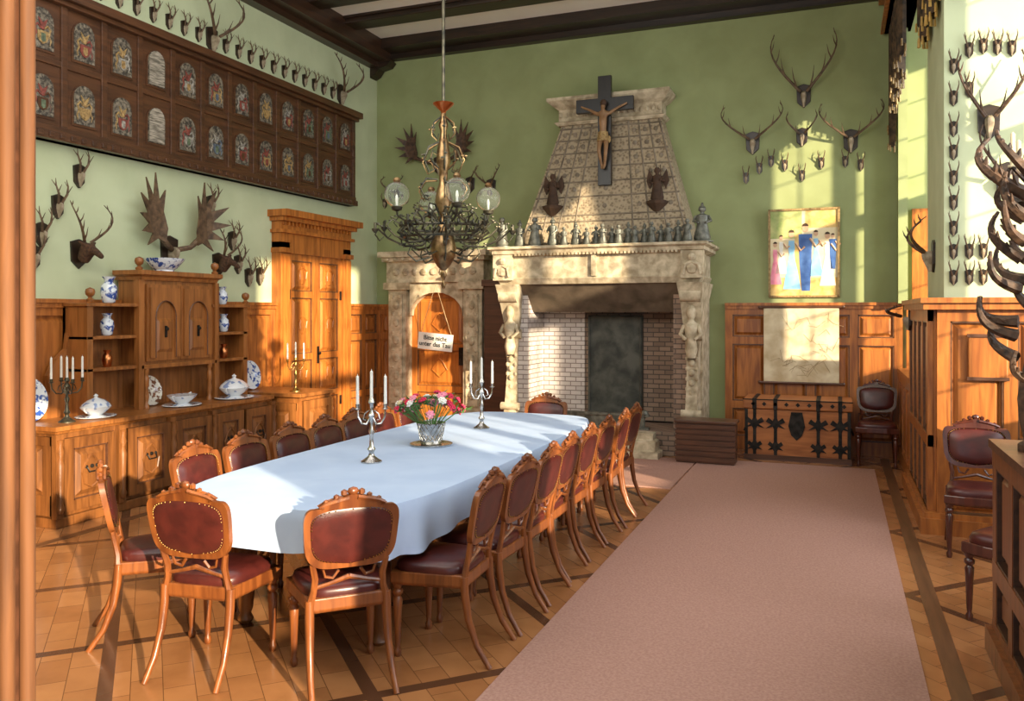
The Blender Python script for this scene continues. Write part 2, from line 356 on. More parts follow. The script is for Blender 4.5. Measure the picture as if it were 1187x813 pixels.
# ---------------------------------------------------------------- chair
def lean(z): return -.185-.10*((z-.43)/.5)
def make_chair(loc,rot,label,group,wm='chair'):
    r=root('dining_chair',label,'chair',loc,rot,group,scale=.98)
    b=MB(); q=[(-.185,-.2),(.185,-.2),(.225,.19),(.1,.215),(-.1,.215),(-.225,.19)]
    b.loft([[(x*.94,y*.94,.365) for x,y in q],[(x,y,.38) for x,y in q],[(x,y,.435) for x,y in q]])
    b.obj('seat_frame',wm,r,bev=.006)
    b=MB(); n=24
    def ring(k,z):
        out=[]
        for i in range(n):
            t=2*PI*i/n; cx=sp(math.cos(t),.5); cy=sp(math.sin(t),.5)
            out.append((cx*(.205+.015*cy)*k,cy*.198*k+.005,z))
        return out
    b.loft([ring(.98,.43),ring(1.0,.455),ring(.95,.478),ring(.75,.49),ring(.3,.495)])
    b.obj('seat_cushion','leather',r,smooth=True)
    N=48; inn=[];out=[]
    for i in range(N):
        t=2*PI*i/N; c,s=math.cos(t),math.sin(t)
        tap=(1+.10*sp(s,.8))
        x=.184*sp(c,.45)*tap; z=.722+.120*sp(s,.5)+(0 if s>0 else -.012*math.exp(-(x/.06)**2))
        if s>0: z+=.012*math.cos(x/.186*PI*.5)
        inn.append((x,z))
        X=.213*sp(c,.46)*tap; Z=.722+.150*sp(s,.5)+(.042*math.exp(-(X/.085)**2)+.007*math.cos(X*62) if s>0.3 else 0)
        out.append((X,Z))
    b=MB(); vs=[];fs=[]
    for i in range(N):
        for (x,z),dy in ((inn[i],-.014),(out[i],-.014),(out[i],.014),(inn[i],.014)):
            vs.append((x,lean(z)+dy,z))
    for i in range(N):
        j=(i+1)%N
        for k in range(4):
            l=(k+1)%4; fs.append((i*4+k,j*4+k,j*4+l,i*4+l))
    b.add(vs,fs)
    for s in (-1,1):
        b.tube([(s*.178,-.19,.40),(s*.160,lean(.47),.47),(s*.155,lean(.53),.53),(s*.17,lean(.60),.60)],[.021,.016,.016,.014],6)
        b.tube([(s*.16,lean(.485),.485),(s*.09,lean(.50),.50),(0,lean(.51)+.0,.525)],[.009,.009,.012],6)
        b.tube([(s*.05,lean(.56),.56),(s*.075,lean(.52),.525),(s*.11,lean(.53),.535),(s*.12,lean(.57),.57)],[.008,.008,.007,.006],5)
        for dy in (-.016,.016):
            b.tube([(s*.02,lean(.90)+dy,.905),(s*.07,lean(.9)+dy,.895),(s*.12,lean(.88)+dy,.882),(s*.15,lean(.87)+dy,.868),(s*.13,lean(.86)+dy,.862)],[.011,.010,.009,.007,.006],5)
        b.sph((s*.075,lean(.92),.907),.015,6); b.sph((s*.04,lean(.92),.925),.017,6); b.sph((s*.12,lean(.9),.888),.013,6)
    b.sph((0,lean(.93),.930),.021,8,(1.3,.8,1))
    b.obj('backrest_frame',wm,r,smooth=True)
    b=MB(); cz0=.72
    secs=[]
    for k,dy in ((1.0,-.012),(1.0,.0),(.9,.016),(.6,.025),(.15,.027)):
        secs.append([(x*k,lean(cz0+(z-cz0)*k)+dy,cz0+(z-cz0)*k) for x,z in inn])
    back=[[(x*k,lean(cz0+(z-cz0)*k)+dy,cz0+(z-cz0)*k) for x,z in inn] for k,dy in ((.15,-.021),(.7,-.019),(.95,-.016))]
    b.loft(back+secs)
    b.obj('backrest_pad','leather',r,smooth=True)
    b=MB()
    for i in range(N):
        x,z=inn[i]
        for dy in (-.018,.018): b.sph((x*.97,lean(z)+dy,cz0+(z-cz0)*.97),.0034,4)
    b.obj('nailhead_trim','brass',r,kind='stuff')
    for s in (-1,1):
        b=MB().tube([(s*.178,-.19,.43),(s*.178,-.195,.34),(s*.18,-.215,.22),(s*.185,-.26,.10),(s*.19,-.33,0)],[.022,.022,.019,.016,.014],8)
        b.obj('leg',wm,r,smooth=True)
    for s in (-1,1):
        b=MB().lathe([(.014,0),(.018,.01),(.02,.03),(.012,.045),(.015,.07),(.022,.24),(.025,.29),(.016,.305),(.028,.32),(.028,.335),(.018,.345),(.026,.36),(.026,.43)],(s*.19,.165,0),10)
        b.obj('leg',wm,r,smooth=True)
    return r
GL='burgundy leather dining chair with carved walnut frame at the dining table'
gp='chairs around the dining table'
ch=make_chair((-2.18,3.34,0),45,'carved walnut chair with nailed burgundy leather, turned away from table corner',gp)
dup(ch,(-2.80,3.25,0),7,label='carved walnut chair seen from behind at the table end')
dup(ch,(-3.38,3.44,0),-46,label='carved walnut chair seen side on by the table corner')
for i,yy in enumerate([3.80,4.26,4.72,5.16,5.62,6.10,6.56,7.02]):
    dup(ch,(-1.86+random.uniform(-.02,.02),yy,0),90+random.uniform(-3,3)+(5 if i==0 else 0),label=GL)
for i,yy in enumerate([3.98,4.43,4.88,5.33,5.78,6.22,6.66]):
    dup(ch,(-3.36+random.uniform(-.02,.02),yy,0),-90+random.uniform(-3,3),label=GL)
dup(ch,(-2.6,7.28,0),180,label='burgundy leather chair at the table end facing the room')
cd=make_chair((.42,10.10,0),178,'dark mahogany chair with burgundy leather beside the iron-bound chest','chairs along the walls','chaird')
dup(cd,(.93,6.60,0),176,label='dark mahogany chair with burgundy seat before the panelled pier',scale=1.0)
dup(cd,(.93,5.22,0),150,label='dark mahogany chair beside the low panelled parapet',scale=1.0)

# ---------------------------------------------------------------- table
TX,TY,TA,TB=-2.6,5.2,.70,1.95
def sup(t,a,bb,p=.42): return (TX+a*sp(math.cos(t),p),TY+bb*sp(math.sin(t),p))
r=root('dining_table','long extending oak dining table under a blue tablecloth','table',(TX,TY,0))
n=64
b=MB(); b.loft([[(*sup(2*PI*i/n,TA-.02,TB-.02),z) for i in range(n)] for z in (.735,.765)]); b.obj('tabletop','side',r,world=True)
b=MB(); b.box(TX-.5,TX+.5,TY-1.6,TY+1.6,.64,.735); b.obj('apron','side',r,world=True)
for sx in (-.42,.42):
    for yy in (-1.5,0,1.5):
        MB().lathe([(.03,0),(.045,.02),(.03,.05),(.04,.08),(.06,.3),(.065,.42),(.035,.46),(.06,.5),(.04,.53),(.055,.56),(.055,.64)],(TX+sx,TY+yy,0),12).obj('leg','side',r,smooth=True,world=True)
b=MB(); n=240; secs=[]
for k in (.02,.5,.9,.985): secs.append([(*sup(2*PI*i/n,TA*k,TB*k),.773) for i in range(n)])
secs.append([(*sup(2*PI*i/n,TA+.002,TB+.002),.771) for i in range(n)])
for j in range(1,9):
    f=j/8; ring=[]
    for i in range(n):
        t=2*PI*i/n
        ex=abs(sp(math.cos(t),.42)); ey=abs(sp(math.sin(t),.42))
        corner=min(1,max(0,(ex*ey-.45)/.5)**1.5) if ex*ey>.45 else 0
        near=1 if math.sin(t)<0 else .3
        hem=.575-.13*corner*near
        fold=math.sin(i*.62+math.sin(i*.11)*1.6)
        rip=f**1.3*fold*(.010+.030*corner*near)
        x,y_=sup(t,TA+.010+.02*f+rip,TB+.010+.02*f+rip)
        z=.766+(hem+.010*math.sin(i*.31)-.766)*f
        ring.append((x,y_,z))
    secs.append(ring)
b.loft(secs,cap=False); b.add([(*sup(2*PI*i/n,TA*.02,TB*.02),.773) for i in range(n)],[tuple(range(n))])
o=b.obj('tablecloth','cloth',smooth=True); tag(o,'pale blue cloth draped over the dining table','tablecloth')
ZT=.774
def candelabrum(loc,rot,label,arms=2,h=.36,mat='silver',R=.085,name='candelabrum',grp=None):
    r=root(name,label,'candelabra',loc,rot,grp)
    MB().lathe([(.065,0),(.065,.008),(.045,.02),(.02,.04),(.014,.06),(.026,.08),(.014,.1),(.011,.16),(.02,.19),(.011,.21),(.011,.27),(.022,.29),(.012,.31),(.012,h),(.022,h+.01),(.013,h+.035)],(0,0,0),14).obj('stem',mat,r,smooth=True)
    tops=[(0,0,h+.03)]
    for i in range(arms):
        a=2*PI*i/arms; c,s=math.cos(a),math.sin(a)
        pts=[(c*q*R,s*q*R,zz) for q,zz in ((.08,.28),(.35,.235),(.7,.24),(.95,.28),(1,.33))]
        b=MB().tube(pts,[.006]*5,6); b.lathe([(.006,0),(.022,.006),(.012,.012),(.014,.035)],(c*R,s*R,.325),10)
        b.tube([(c*R*.2,s*R*.2,.32),(c*R*.5,s*R*.5,.30),(c*R*.6,s*R*.6,.265),(c*R*.4,s*R*.4,.26)],[.004]*4,5)
        b.obj('arm',mat,r,smooth=True); tops.append((c*R,s*R,.36))
    for t in tops:
        MB().lathe([(.010,0),(.009,.17),(.002,.175),(.001,.185)],t,8).obj('candle','white',r,smooth=True)
    return r
candelabrum((-2.67,4.44,ZT),25,'silver three candle candelabrum on the tablecloth',grp='table candelabra')
candelabrum((-2.63,6.05,ZT),25,'silver three candle candelabrum near the far end of table',grp='table candelabra')
vx,vy=-2.63,5.17
tr=MB().lathe([(.001,0),(.14,0),(.15,.012),(.145,.014),(.12,.006),(.001,.006)],(0,0,0),24).obj('silver_tray','silver',smooth=True)
tag(tr,'round silver tray under the flower basket','tray',loc=(vx,vy,ZT))
r=root('flower_basket','woven silver flower basket on the dining table','vase',(vx,vy,ZT+.008))
MB().lathe([(.07,0),(.075,.01),(.07,.03),(.085,.08),(.095,.145),(.10,.15),(.09,.145),(.07,.09),(.05,.03),(.001,.02)],(0,0,0),20).obj('basket_body','silver',r,smooth=True)
b=MB()
for k in range(16):
    a=2*PI*k/16
    for sg in (1,-1):
        b.tube([(math.cos(a+sg*q*.9)*(.076+.024*q),math.sin(a+sg*q*.9)*(.076+.024*q),.03+.115*q) for q in (0,.33,.66,1)],.0035,4)
b.obj('lattice','silver',r)
for k in range(36):
    a=random.uniform(0,2*PI); q=math.sqrt(random.random()); ph=q*1.35
    rr=.19*random.uniform(.8,1.25); z=.19+rr*math.cos(ph)*.85; x=rr*1.2*math.sin(ph)*math.cos(a); y_=rr*1.2*math.sin(ph)*math.sin(a)
    col=random.choice(['rosered','rosered','white','pink','pink','cream','rosered'])
    fr=root('cut_flower','%s blossom in the silver flower basket'%{'rosered':'deep red','white':'white','pink':'pink','cream':'cream'}[col],'flower',(vx+x,vy+y_,ZT+z),group='cut flowers in the basket')
    b=MB(); nr=Vector((x,y_,z-.15)).normalized(); Q=nr.to_track_quat('Z','Y').to_matrix().to_4x4()
    for rg,(nn,ro,zz) in enumerate(((7,.022,0),(5,.012,.009))):
        for i in range(nn):
            t=2*PI*i/nn+rg
            b.sph((math.cos(t)*ro,math.sin(t)*ro,zz),.0115,6,(1,1,.6),Q)
    b.sph((0,0,.014),.008,6,(1,1,1),Q)
    b.obj('petals',col,fr,smooth=True)
    b=MB().tube([(0,0,0),(-x*.75,-y_*.75,-(z-.13))],.003,4)
    for i in range(4):
        t=random.uniform(0,6.3); L_=random.uniform(.05,.09)
        b.add([(0,0,-.02),(math.cos(t)*L_*.4+.013,math.sin(t)*L_*.4,-.012),(math.cos(t)*L_,math.sin(t)*L_,random.uniform(-.02,.03)),(math.cos(t)*L_*.4-.013,math.sin(t)*L_*.4+.01,-.01)],[(0,1,2,3)])
    b.obj('stem','leaf',fr)

# ---------------------------------------------------------------- chandelier
def chandelier(loc):
    r=root('chandelier','ornate dark bronze chandelier with glass globes above the table','chandelier',loc)
    MB().tube([(0,0,.94),(0,0,3.38)],.012,8).obj('hanging_rod','bronze',r)
    MB().lathe([(.01,.91),(.03,.93),(.075,.955),(.07,.945),(.02,.90),(.015,.87)],(0,0,0),16).obj('crown','copper',r,smooth=True)
    MB().lathe([(.015,.92),(.02,.85),(.035,.8),(.02,.76),(.03,.7),(.045,.62),(.05,.55),(.03,.48),(.03,.4),(.05,.33),(.06,.27),(.035,.2),(.035,.12),(.06,.06)],(0,0,0),14).obj('stem','agedbrass',r,smooth=True)
    MB().lathe([(.001,-.34),(.01,-.33),(.016,-.31),(.008,-.29),(.010,-.27),(.024,-.24),(.015,-.21),(.045,-.18),(.08,-.12),(.09,-.06),(.08,0),(.05,.06),(.02,.08)],(0,0,0),18).obj('bowl','agedbrass',r,smooth=True)
    b=MB(); n=32
    for zz,rr,th in ((.02,.27,.010),(.09,.29,.010)):
        b.tube([(rr*math.cos(2*PI*i/n),rr*math.sin(2*PI*i/n),zz) for i in range(n+1)],th,5)
    for i in range(32):
        a=2*PI*i/32; b.tube([(.27*math.cos(a),.27*math.sin(a),.02),(.32*math.cos(a+.05),.32*math.sin(a+.05),.055),(.29*math.cos(a+.1),.29*math.sin(a+.1),.09)],.005,4)
        b.sph((.30*math.cos(a),.30*math.sin(a),.11),.010,5,(1,1,1.8))
    b.obj('ring_gallery','bronze',r)
    for i in range(10):
        a=2*PI*i/10+.2; c,s=math.cos(a),math.sin(a)
        L_=1.0 if i%2==0 else .88; zo=0 if i%2==0 else .04
        P=lambda q,z:(c*q*L_,s*q*L_,z+zo)
        b=MB().tube([P(.06,.05),P(.16,-.04),P(.28,-.05),P(.40,.0),P(.47,.06),P(.49,.02),P(.46,-.02),P(.43,.01)],[.010,.009,.008,.007,.007,.006,.005,.004],6)
        b.tube([P(.05,.12),P(.12,.2),P(.2,.2),P(.22,.14),P(.17,.12),P(.15,.155)],[.007]*5+[.004],5)
        b.tube([P(.26,.0),P(.31,.1),P(.37,.13),P(.41,.09),P(.38,.06)],[.007,.006,.005,.005,.004],5)
        b.tube([P(.1,-.12),P(.2,-.15),P(.26,-.10),P(.24,-.05),P(.2,-.07)],[.007,.007,.006,.005,.004],5)
        for q,z in ((.35,.14),(.46,.09),(.22,.21),(.30,-.03)):
            for k in range(3): b.sph((c*q*L_+random.uniform(-.02,.02),s*q*L_+random.uniform(-.02,.02),z+zo+random.uniform(-.015,.02)),.011,5,(1.3,1,.6))
        b.lathe([(.005,-.02),(.02,-.005),(.025,.01),(.01,.012),(.01,.05)],P(.49,.05),8)
        b.obj('scroll_arm','bronze',r,smooth=True)
    for i in range(6):
        a=2*PI*i/6; c,s=math.cos(a),math.sin(a); P=lambda q,z:(c*q,s*q,z)
        b=MB().tube([P(.02,.86),P(.08,.81),P(.09,.74),P(.05,.70),P(.04,.74)],[.006,.006,.005,.004,.003],5)
        b.tube([P(.04,.68),P(.12,.64),P(.16,.55),P(.12,.47),P(.07,.49),P(.09,.54)],[.007,.007,.006,.005,.004,.003],5)
        b.tube([P(.05,.42),P(.14,.42),P(.19,.35),P(.15,.28),P(.10,.31)],[.007,.007,.006,.004,.003],5)
        b.tube([P(.04,.5),P(.1,.55),P(.09,.62),P(.05,.6)],[.006,.005,.004,.003],5)
        for q,z in ((.09,.78),(.16,.58),(.19,.38),(.10,.56),(.15,.3)):
            for k in range(2): b.sph((c*q+random.uniform(-.015,.015),s*q+random.uniform(-.015,.015),z),.012,6,(1,1,.6))
        b.obj('tendril','agedbrass' if i%3==0 else 'bronze',r,smooth=True)
    for i in range(4):
        a=2*PI*i/4+.73; c,s=math.cos(a),math.sin(a); P=lambda q,z:(c*q,s*q,z)
        b=MB().tube([P(.05,.22),P(.16,.14),P(.26,.12),P(.325,.16),P(.33,.2)],[.009,.009,.008,.008,.01],6)
        b.lathe([(.012,0),(.035,.01),(.04,.03),(.03,.035)],P(.33,.19),10)
        b.obj('lamp_arm','bronze',r,smooth=True)
        g=MB().sph(P(.33,.305),.086,24).obj('glass_globe','glass',r,smooth=True)
        md=g.modifiers.new('shell','SOLIDIFY'); md.thickness=.004
        MB().lathe([(.009,0),(.009,.03),(.011,.05),(.008,.07),(.002,.08)],P(.33,.225),8).obj('lamp_bulb','white',r,smooth=True)
        MB().lathe([(.02,0),(.028,.012),(.02,.03)],P(.33,.388),8).obj('globe_finial','agedbrass',r,smooth=True)
chandelier((-2.55,5.2,2.2))

# ---------------------------------------------------------------- fireplace
r=root('fireplace','monumental carved sandstone fireplace with tapering hood and brick firebox','fireplace',(-2.72,10.2,0))
x0,x1=-4.05,-1.44
b=MB()
b.rects([(2.05,x0+.06,x1-.06,9.78,YB),(2.12,x0+.03,x1-.03,9.74,YB),(2.14,x0+.05,x1-.05,9.76,YB),(2.40,x0+.05,x1-.05,9.76,YB),(2.43,x0-.02,x1+.02,9.69,YB),(2.47,x0-.02,x1+.02,9.68,YB),(2.49,x0-.06,x1+.06,9.64,YB),(2.52,x0-.06,x1+.06,9.64,YB)])
b.box((x0+x1)/2-.03,(x0+x1)/2+.03,9.72,9.76,2.14,2.4)
for xc in (x0+.12,x1-.12):
    b.box(xc-.13,xc+.13,9.70,9.8,2.1,2.42); b.sph((xc,9.69,2.34),.05,8); b.sph((xc,9.70,2.22),.075,8,(1,.6,1.1))
    for s in (-1,1): b.tube([(xc,9.69,2.28),(xc+s*.08,9.67,2.25),(xc+s*.10,9.67,2.14)],[.03,.025,.018],6)
for k in range(44):
    xx=x0+.3+k*(x1-x0-.6)/43; b.box(xx-.014,xx+.014,9.69,9.72,2.405,2.43)
b.obj('mantel_shelf','stone',r,world=True,bev=.004)
b=MB().rects([(1.70,x0+.3,x1-.2,10.15,YB),(2.05,x0+.1,x1-.1,9.82,YB)]); b.obj('smoke_lintel','stonedk',r,world=True)
def hoodpt(u,w):
    xa=-3.82+(-3.38+3.82)*w; xb=-1.60+(-2.06+1.60)*w; yy=9.98+(10.42-9.98)*w
    return (xa+(xb-xa)*u,yy,2.52+1.63*w)
b=MB().rects([(2.52,-3.82,-1.60,9.98,YB),(4.15,-3.38,-2.06,10.42,YB)])
b.obj('hood','stonev',r,world=True)
b=MB()
for u in (0.02,.12,.22,.32,.68,.78,.88,.98): b.tube([hoodpt(u,0),hoodpt(u,1)],.012,4)
for w in (.03,.20,.25,.40,.52,.64,.76,.87,.97): b.tube([hoodpt(0,w),hoodpt(1,w)],.012,4)
for ui in (.07,.17,.27,.5,.73,.83,.93):
    for wi in (.32,.46,.58,.70,.815,.92):
        p=hoodpt(ui,wi)
        b.sph((p[0],p[1]-.004,p[2]),.030,8,(1,.45,1.1))
b.obj('hood_ribs','stoned',r,world=True)
b=MB().rects([(4.15,-3.42,-2.04,10.38,YB),(4.19,-3.46,-2.0,10.35,YB),(4.21,-3.41,-2.05,10.40,YB),(4.36,-3.41,-2.05,10.40,YB),(4.40,-3.47,-1.99,10.34,YB),(4.46,-3.54,-1.93,10.27,YB),(4.50,-3.54,-1.93,10.27,YB)])
for k in range(18):
    xx=-3.38+k*(1.30/17); b.sph((xx,10.39,4.285),.03,6,(1,.6,1.3))
b.obj('hood_cornice','stone',r,world=True,bev=.004)
for sx,xc in ((-1,x0+.17),(1,x1-.15)):
    b=MB().rects([(0,xc-.15,xc+.15,9.74,10.15),(.18,xc-.15,xc+.15,9.74,10.15),(.22,xc-.10,xc+.10,9.80,10.15),(.5,xc-.07,xc+.07,9.82,10.15),(.9,xc-.06,xc+.06,9.88,10.15),(1.2,xc-.07,xc+.07,9.9,10.15),(1.45,xc-.09,xc+.09,9.92,10.2),(1.6,xc-.11,xc+.11,9.88,10.3),(1.8,xc-.12,xc+.12,9.80,10.4),(2.05,xc-.15,xc+.15,9.70,10.6)])
    for (yy,zz,rr) in ((9.80,1.90,.08),(9.93,1.42,.06),(9.84,.5,.05)):
        b.tube([(xc-.12,yy,zz),(xc+.12,yy,zz)],rr,12)
    for zz in (.62,.74,.86,.98,1.10):
        b.sph((xc,9.87,zz),.035,8,(1.1,.7,1.2))
        for s in (-1,1): b.sph((xc+s*.055,9.88,zz+.05),.024,6,(1,.7,1.3))
    b.lathe([(.05,1.16),(.075,1.26),(.055,1.38),(.085,1.5),(.08,1.56),(.035,1.6),(.035,1.62),(.055,1.66),(.06,1.72),(.045,1.78),(.001,1.8)],(xc,9.84,0),10)
    for s in (-1,1): b.tube([(xc+s*.08,9.84,1.54),(xc+s*.12,9.80,1.44),(xc+s*.05,9.76,1.38)],[.028,.024,.02],6)
    b.obj('jamb','stone',r,world=True,smooth=True)
    b=MB().box(xc-.09,xc+.09,10.1,YB,0,2.05); b.obj('side_pier','stone',r,world=True)
MB().box(-3.85,-3.68,9.95,YB,.3,2.0).box(-3.70,-3.1,10.55,YB,.3,2.0).obj('firebox_brick','bricklit',r,world=True,label='brick firebox lining painted in a sunlit pale tone')
MB().box(-1.82,-1.65,9.95,YB,.3,2.0).box(-3.1,-1.8,10.57,YB,.3,2.0).obj('firebox_brick','brick',r,world=True,label='brick firebox lining painted in a shaded darker tone')  # right side uses the darker brick, shade put into the colour
MB().box(-3.72,-1.62,9.78,YB,0,.28).obj('raised_hearth','brick',r,world=True)
b=MB(); b.box(-3.04,-2.32,10.5,10.57,.40,1.66); b.tube([(-3.02,10.49,.42),(-3.02,10.49,1.64),(-2.34,10.49,1.64),(-2.34,10.49,.42)],.016,6)
b.obj('fireback','soot',r,world=True)
b=MB().box(-3.3,-2.15,9.86,9.9,.30,.44)
for xx in (-3.3,-2.15): b.sph((xx,9.88,.47),.05,8)
b.box(-3.34,-2.1,9.84,9.92,.44,.47); b.box(-3.34,-2.1,9.84,9.92,.28,.31)
b.obj('fire_fender','pewter',r,world=True)
b=MB().rects([(0,-2.38,-1.9,9.42,9.72),(.08,-2.38,-1.9,9.42,9.72),(.09,-2.34,-1.94,9.48,9.72),(.2,-2.34,-1.94,9.48,9.72),(.21,-2.3,-1.98,9.55,9.72),(.29,-2.3,-1.98,9.55,9.72)])
o=b.obj('hearth_step','stone',bev=.01); tag(o,'pale stone steps before the raised hearth','stone step')
r=root('firewood_box','dark slatted wooden box beside the fireplace','box',(-1.36,9.5,0))
b=MB().box(-.32,.32,-.14,.14,.02,.46); b.obj('body','wick',r)
b=MB()
for k in range(7): b.box(-.33,.33,-.155,-.138,.04+k*.06,.085+k*.06)
b.obj('front_slats','wick',r); MB().box(-.34,.34,-.165,.16,.46,.49).obj('lid','wick',r,bev=.005)

# ---------------------------------------------------------------- crucifix
def skinfig(name,verts,edges,rads,mat,parent,sub=2):
    me=bpy.data.meshes.new(name); me.from_pydata(verts,edges,[]); me.materials.append(M[mat])
    o=bpy.data.objects.new(name,me); COL.objects.link(o); o.parent=parent
    md=o.modifiers.new('skin','SKIN'); md.use_smooth_shade=True
    sv=me.skin_vertices[0].data
    for i,rr in enumerate(rads): sv[i].radius=rr if hasattr(rr,'__len__') else (rr,rr)
    sv[0].use_root=True
    s=o.modifiers.new('sub','SUBSURF'); s.levels=1; s.render_levels=sub
    return o
cx,cy,cz=-2.72,10.13,3.30
r=root('crucifix','near-black wooden crucifix with carved figure on the fireplace hood','crucifix',(cx,cy,cz))
MB().box(-.085,.085,-.0,.06,0,1.38).box(-.37,.37,-.002,.058,.93,1.10).obj('cross','black',r,bev=.004)
q8=.9
def S8(v): return (v[0]*.92,v[1]*q8,.99+(v[2]-1.03)*q8)
V=[(0,-.06,.60),(0,-.07,.70),(0,-.08,.82),(0,-.06,.92),(0,-.07,.97),(.01,-.10,1.04),
   (-.085,-.05,.92),(-.18,-.04,.98),(-.29,-.03,1.03),(-.325,-.03,1.05),
   (.085,-.05,.92),(.18,-.04,.98),(.29,-.03,1.03),(.325,-.03,1.05),
   (-.045,-.06,.56),(-.045,-.12,.38),(-.02,-.06,.20),(-.01,-.09,.14),
   (.045,-.06,.56),(.05,-.12,.38),(.02,-.06,.20),(.01,-.10,.14)]
V=[S8(v) for v in V]
E=[(0,1),(1,2),(2,3),(3,4),(4,5),(3,6),(6,7),(7,8),(8,9),(3,10),(10,11),(11,12),(12,13),(0,14),(14,15),(15,16),(16,17),(0,18),(18,19),(19,20),(20,21)]
R=[(.052,.040),(.044,.036),(.058,.044),(.040,.036),.022,(.040,.044),.024,.017,.013,.013,.024,.017,.013,.013,.037,.025,.018,.015,.037,.025,.018,.015]
skinfig('carved_figure',V,E,R,'skin',r)
b=MB().loft([[S8(((.068+k*.010)*math.cos(2*PI*i/12),-.07+(.060+k*.01)*math.sin(2*PI*i/12),z)) for i in range(12)] for k,z in ((0,.66),(1,.6),(2,.53))]); b.sph(S8((.09,-.08,.55)),.024,6,(1,1,2)); b.obj('loincloth','mgold',r,smooth=True)
MB().sph(S8((.01,-.082,1.06)),.045,10,(1,1,1)).obj('hair','hair',r,smooth=True)

# ---------------------------------------------------------------- figurines
def figmesh(h,arm,hat=0,wd=1.0):
    b=MB(); k=h
    b.lathe([(.26*k,0),(.26*k,.03*k),(.17*k,.05*k),(.2*k,.1*k),(.15*k,.35*k),(.12*k,.5*k),(.15*k,.65*k),(.14*k,.74*k),(.05*k,.79*k),(.045*k,.83*k),(.085*k,.87*k),(.09*k,.92*k),(.06*k,.99*k),(.001,1.0*k)],(0,0,0),10,None,wd,.8*wd)
    for s in (-1,1):
        b.tube([(s*.14*k*wd,0,.72*k),(s*.2*k*wd,-.04*k,.58*k),(s*.1*k,-.15*k*wd,(.52+arm*.1*(s>0))*k)],[.045*k,.04*k,.03*k],6)
    if hat: b.lathe([(.11*k,.95*k),(.05*k,.98*k),(.03*k,1.08*k),(.001,1.1*k)],(0,0,0),8)
    if arm>0: b.tube([(.13*k,-.15*k,.1*k),(.13*k,-.15*k,1.05*k)],.012*k,5)
    return b
xs=[(-3.95,.38),(-3.74,.32),(-3.51,.36),(-3.30,.34),(-3.13,.23),(-3.0,.27)]+[(-2.84+i*.100,.21+.04*((i*7)%3)/2) for i in range(11)]+[(-1.74,.25),(-1.62,.27),(-1.46,.42)]
for i,(xx,hh) in enumerate(xs):
    o=figmesh(hh,i%3-1,hat=i%2,wd=1.2).obj('figurine','pewter',smooth=True)
    tag(o,'robed grey pewter saint figurine on the mantel shelf','figurine','saint figurines on the mantel',loc=(xx,9.74+(.08 if i%2 else 0),2.521),rot=random.uniform(-25,25))
for xx in (-3.40,-2.05):
    rr=root('wall_statue','dark carved winged saint on a bracket fixed to the hood','statue',(xx,10.12,2.94),group='bracket statues on the hood')
    figmesh(.42,1).obj('figure','hair',rr,smooth=True,loc=(0,0,.12))
    MB().lathe([(.02,-.05),(.05,0),(.13,.09),(.14,.12)],(0,0,0),12).box(-.05,.05,0,.2,-.02,.1).obj('bracket','hair',rr)
    b=MB()
    for s in (-1,1): b.prism([(s*.04,.40),(s*.11,.52),(s*.14,.38),(s*.10,.28)],.03,.05)
    b.obj('wing','hair',rr)

# ---------------------------------------------------------------- doors
def frame_leaf(b,w,h,T,rows,arch=False,st=.09):
    b.box(0,w,-.03,.0,0,h,T)
    for xx in (0,w-st): b.box(xx,xx+st,-.05,-.02,0,h,T)
    zs=[0]+rows+[h]
    for j,zz in enumerate(zs):
        z0=max(0,min(zz-st/2,h-st)); b.box(st,w-st,-.049,-.02,z0,z0+st,T)
    for j in range(len(zs)-1):
        a=zs[j]+st*(1 if j==0 else .5); c=zs[j+1]-st*(1 if j==len(zs)-2 else .5); g=.02;e=.06
        b.loft([[(st+g,-.03,a+g),(w-st-g,-.03,a+g),(w-st-g,-.03,c-g),(st+g,-.03,c-g)],[(st+e,-.052,a+e),(w-st-e,-.052,a+e),(w-st-e,-.052,c-e),(st+e,-.052,c-e)]],T)
dx,dy0,dy1=XL,8.24,9.78
r=root('door_1',None,None,(dx,(dy0+dy1)/2,0),kind='structure')
T=TW(dx,dy0,0,90); W=dy1-dy0
b=MB()
for xx in (0,W-.18):
    b.box(xx,xx+.18,-.13,0,0,2.55,T); b.box(xx+.03,xx+.15,-.155,-.12,.25,2.4,T); b.box(xx-.015,xx+.195,-.17,0,0,.2,T); b.box(xx-.015,xx+.195,-.17,0,2.42,2.48,T)
b.box(0,W,-.13,0,2.42,2.66,T); b.obj('door_frame','door',r,world=True)
b=MB(); b.box(-.03,W+.03,-.18,0,2.66,2.70,T); b.box(0,W,-.14,0,2.70,2.80,T)
for k in range(20): b.box(.03+k*.075,.065+k*.075,-.17,-.14,2.755,2.80,T)
b.box(-.04,W+.04,-.21,0,2.80,2.85,T); b.box(-.08,W+.08,-.28,0,2.85,2.93,T); b.obj('door_cornice','door',r,world=True)
dkk=MB()
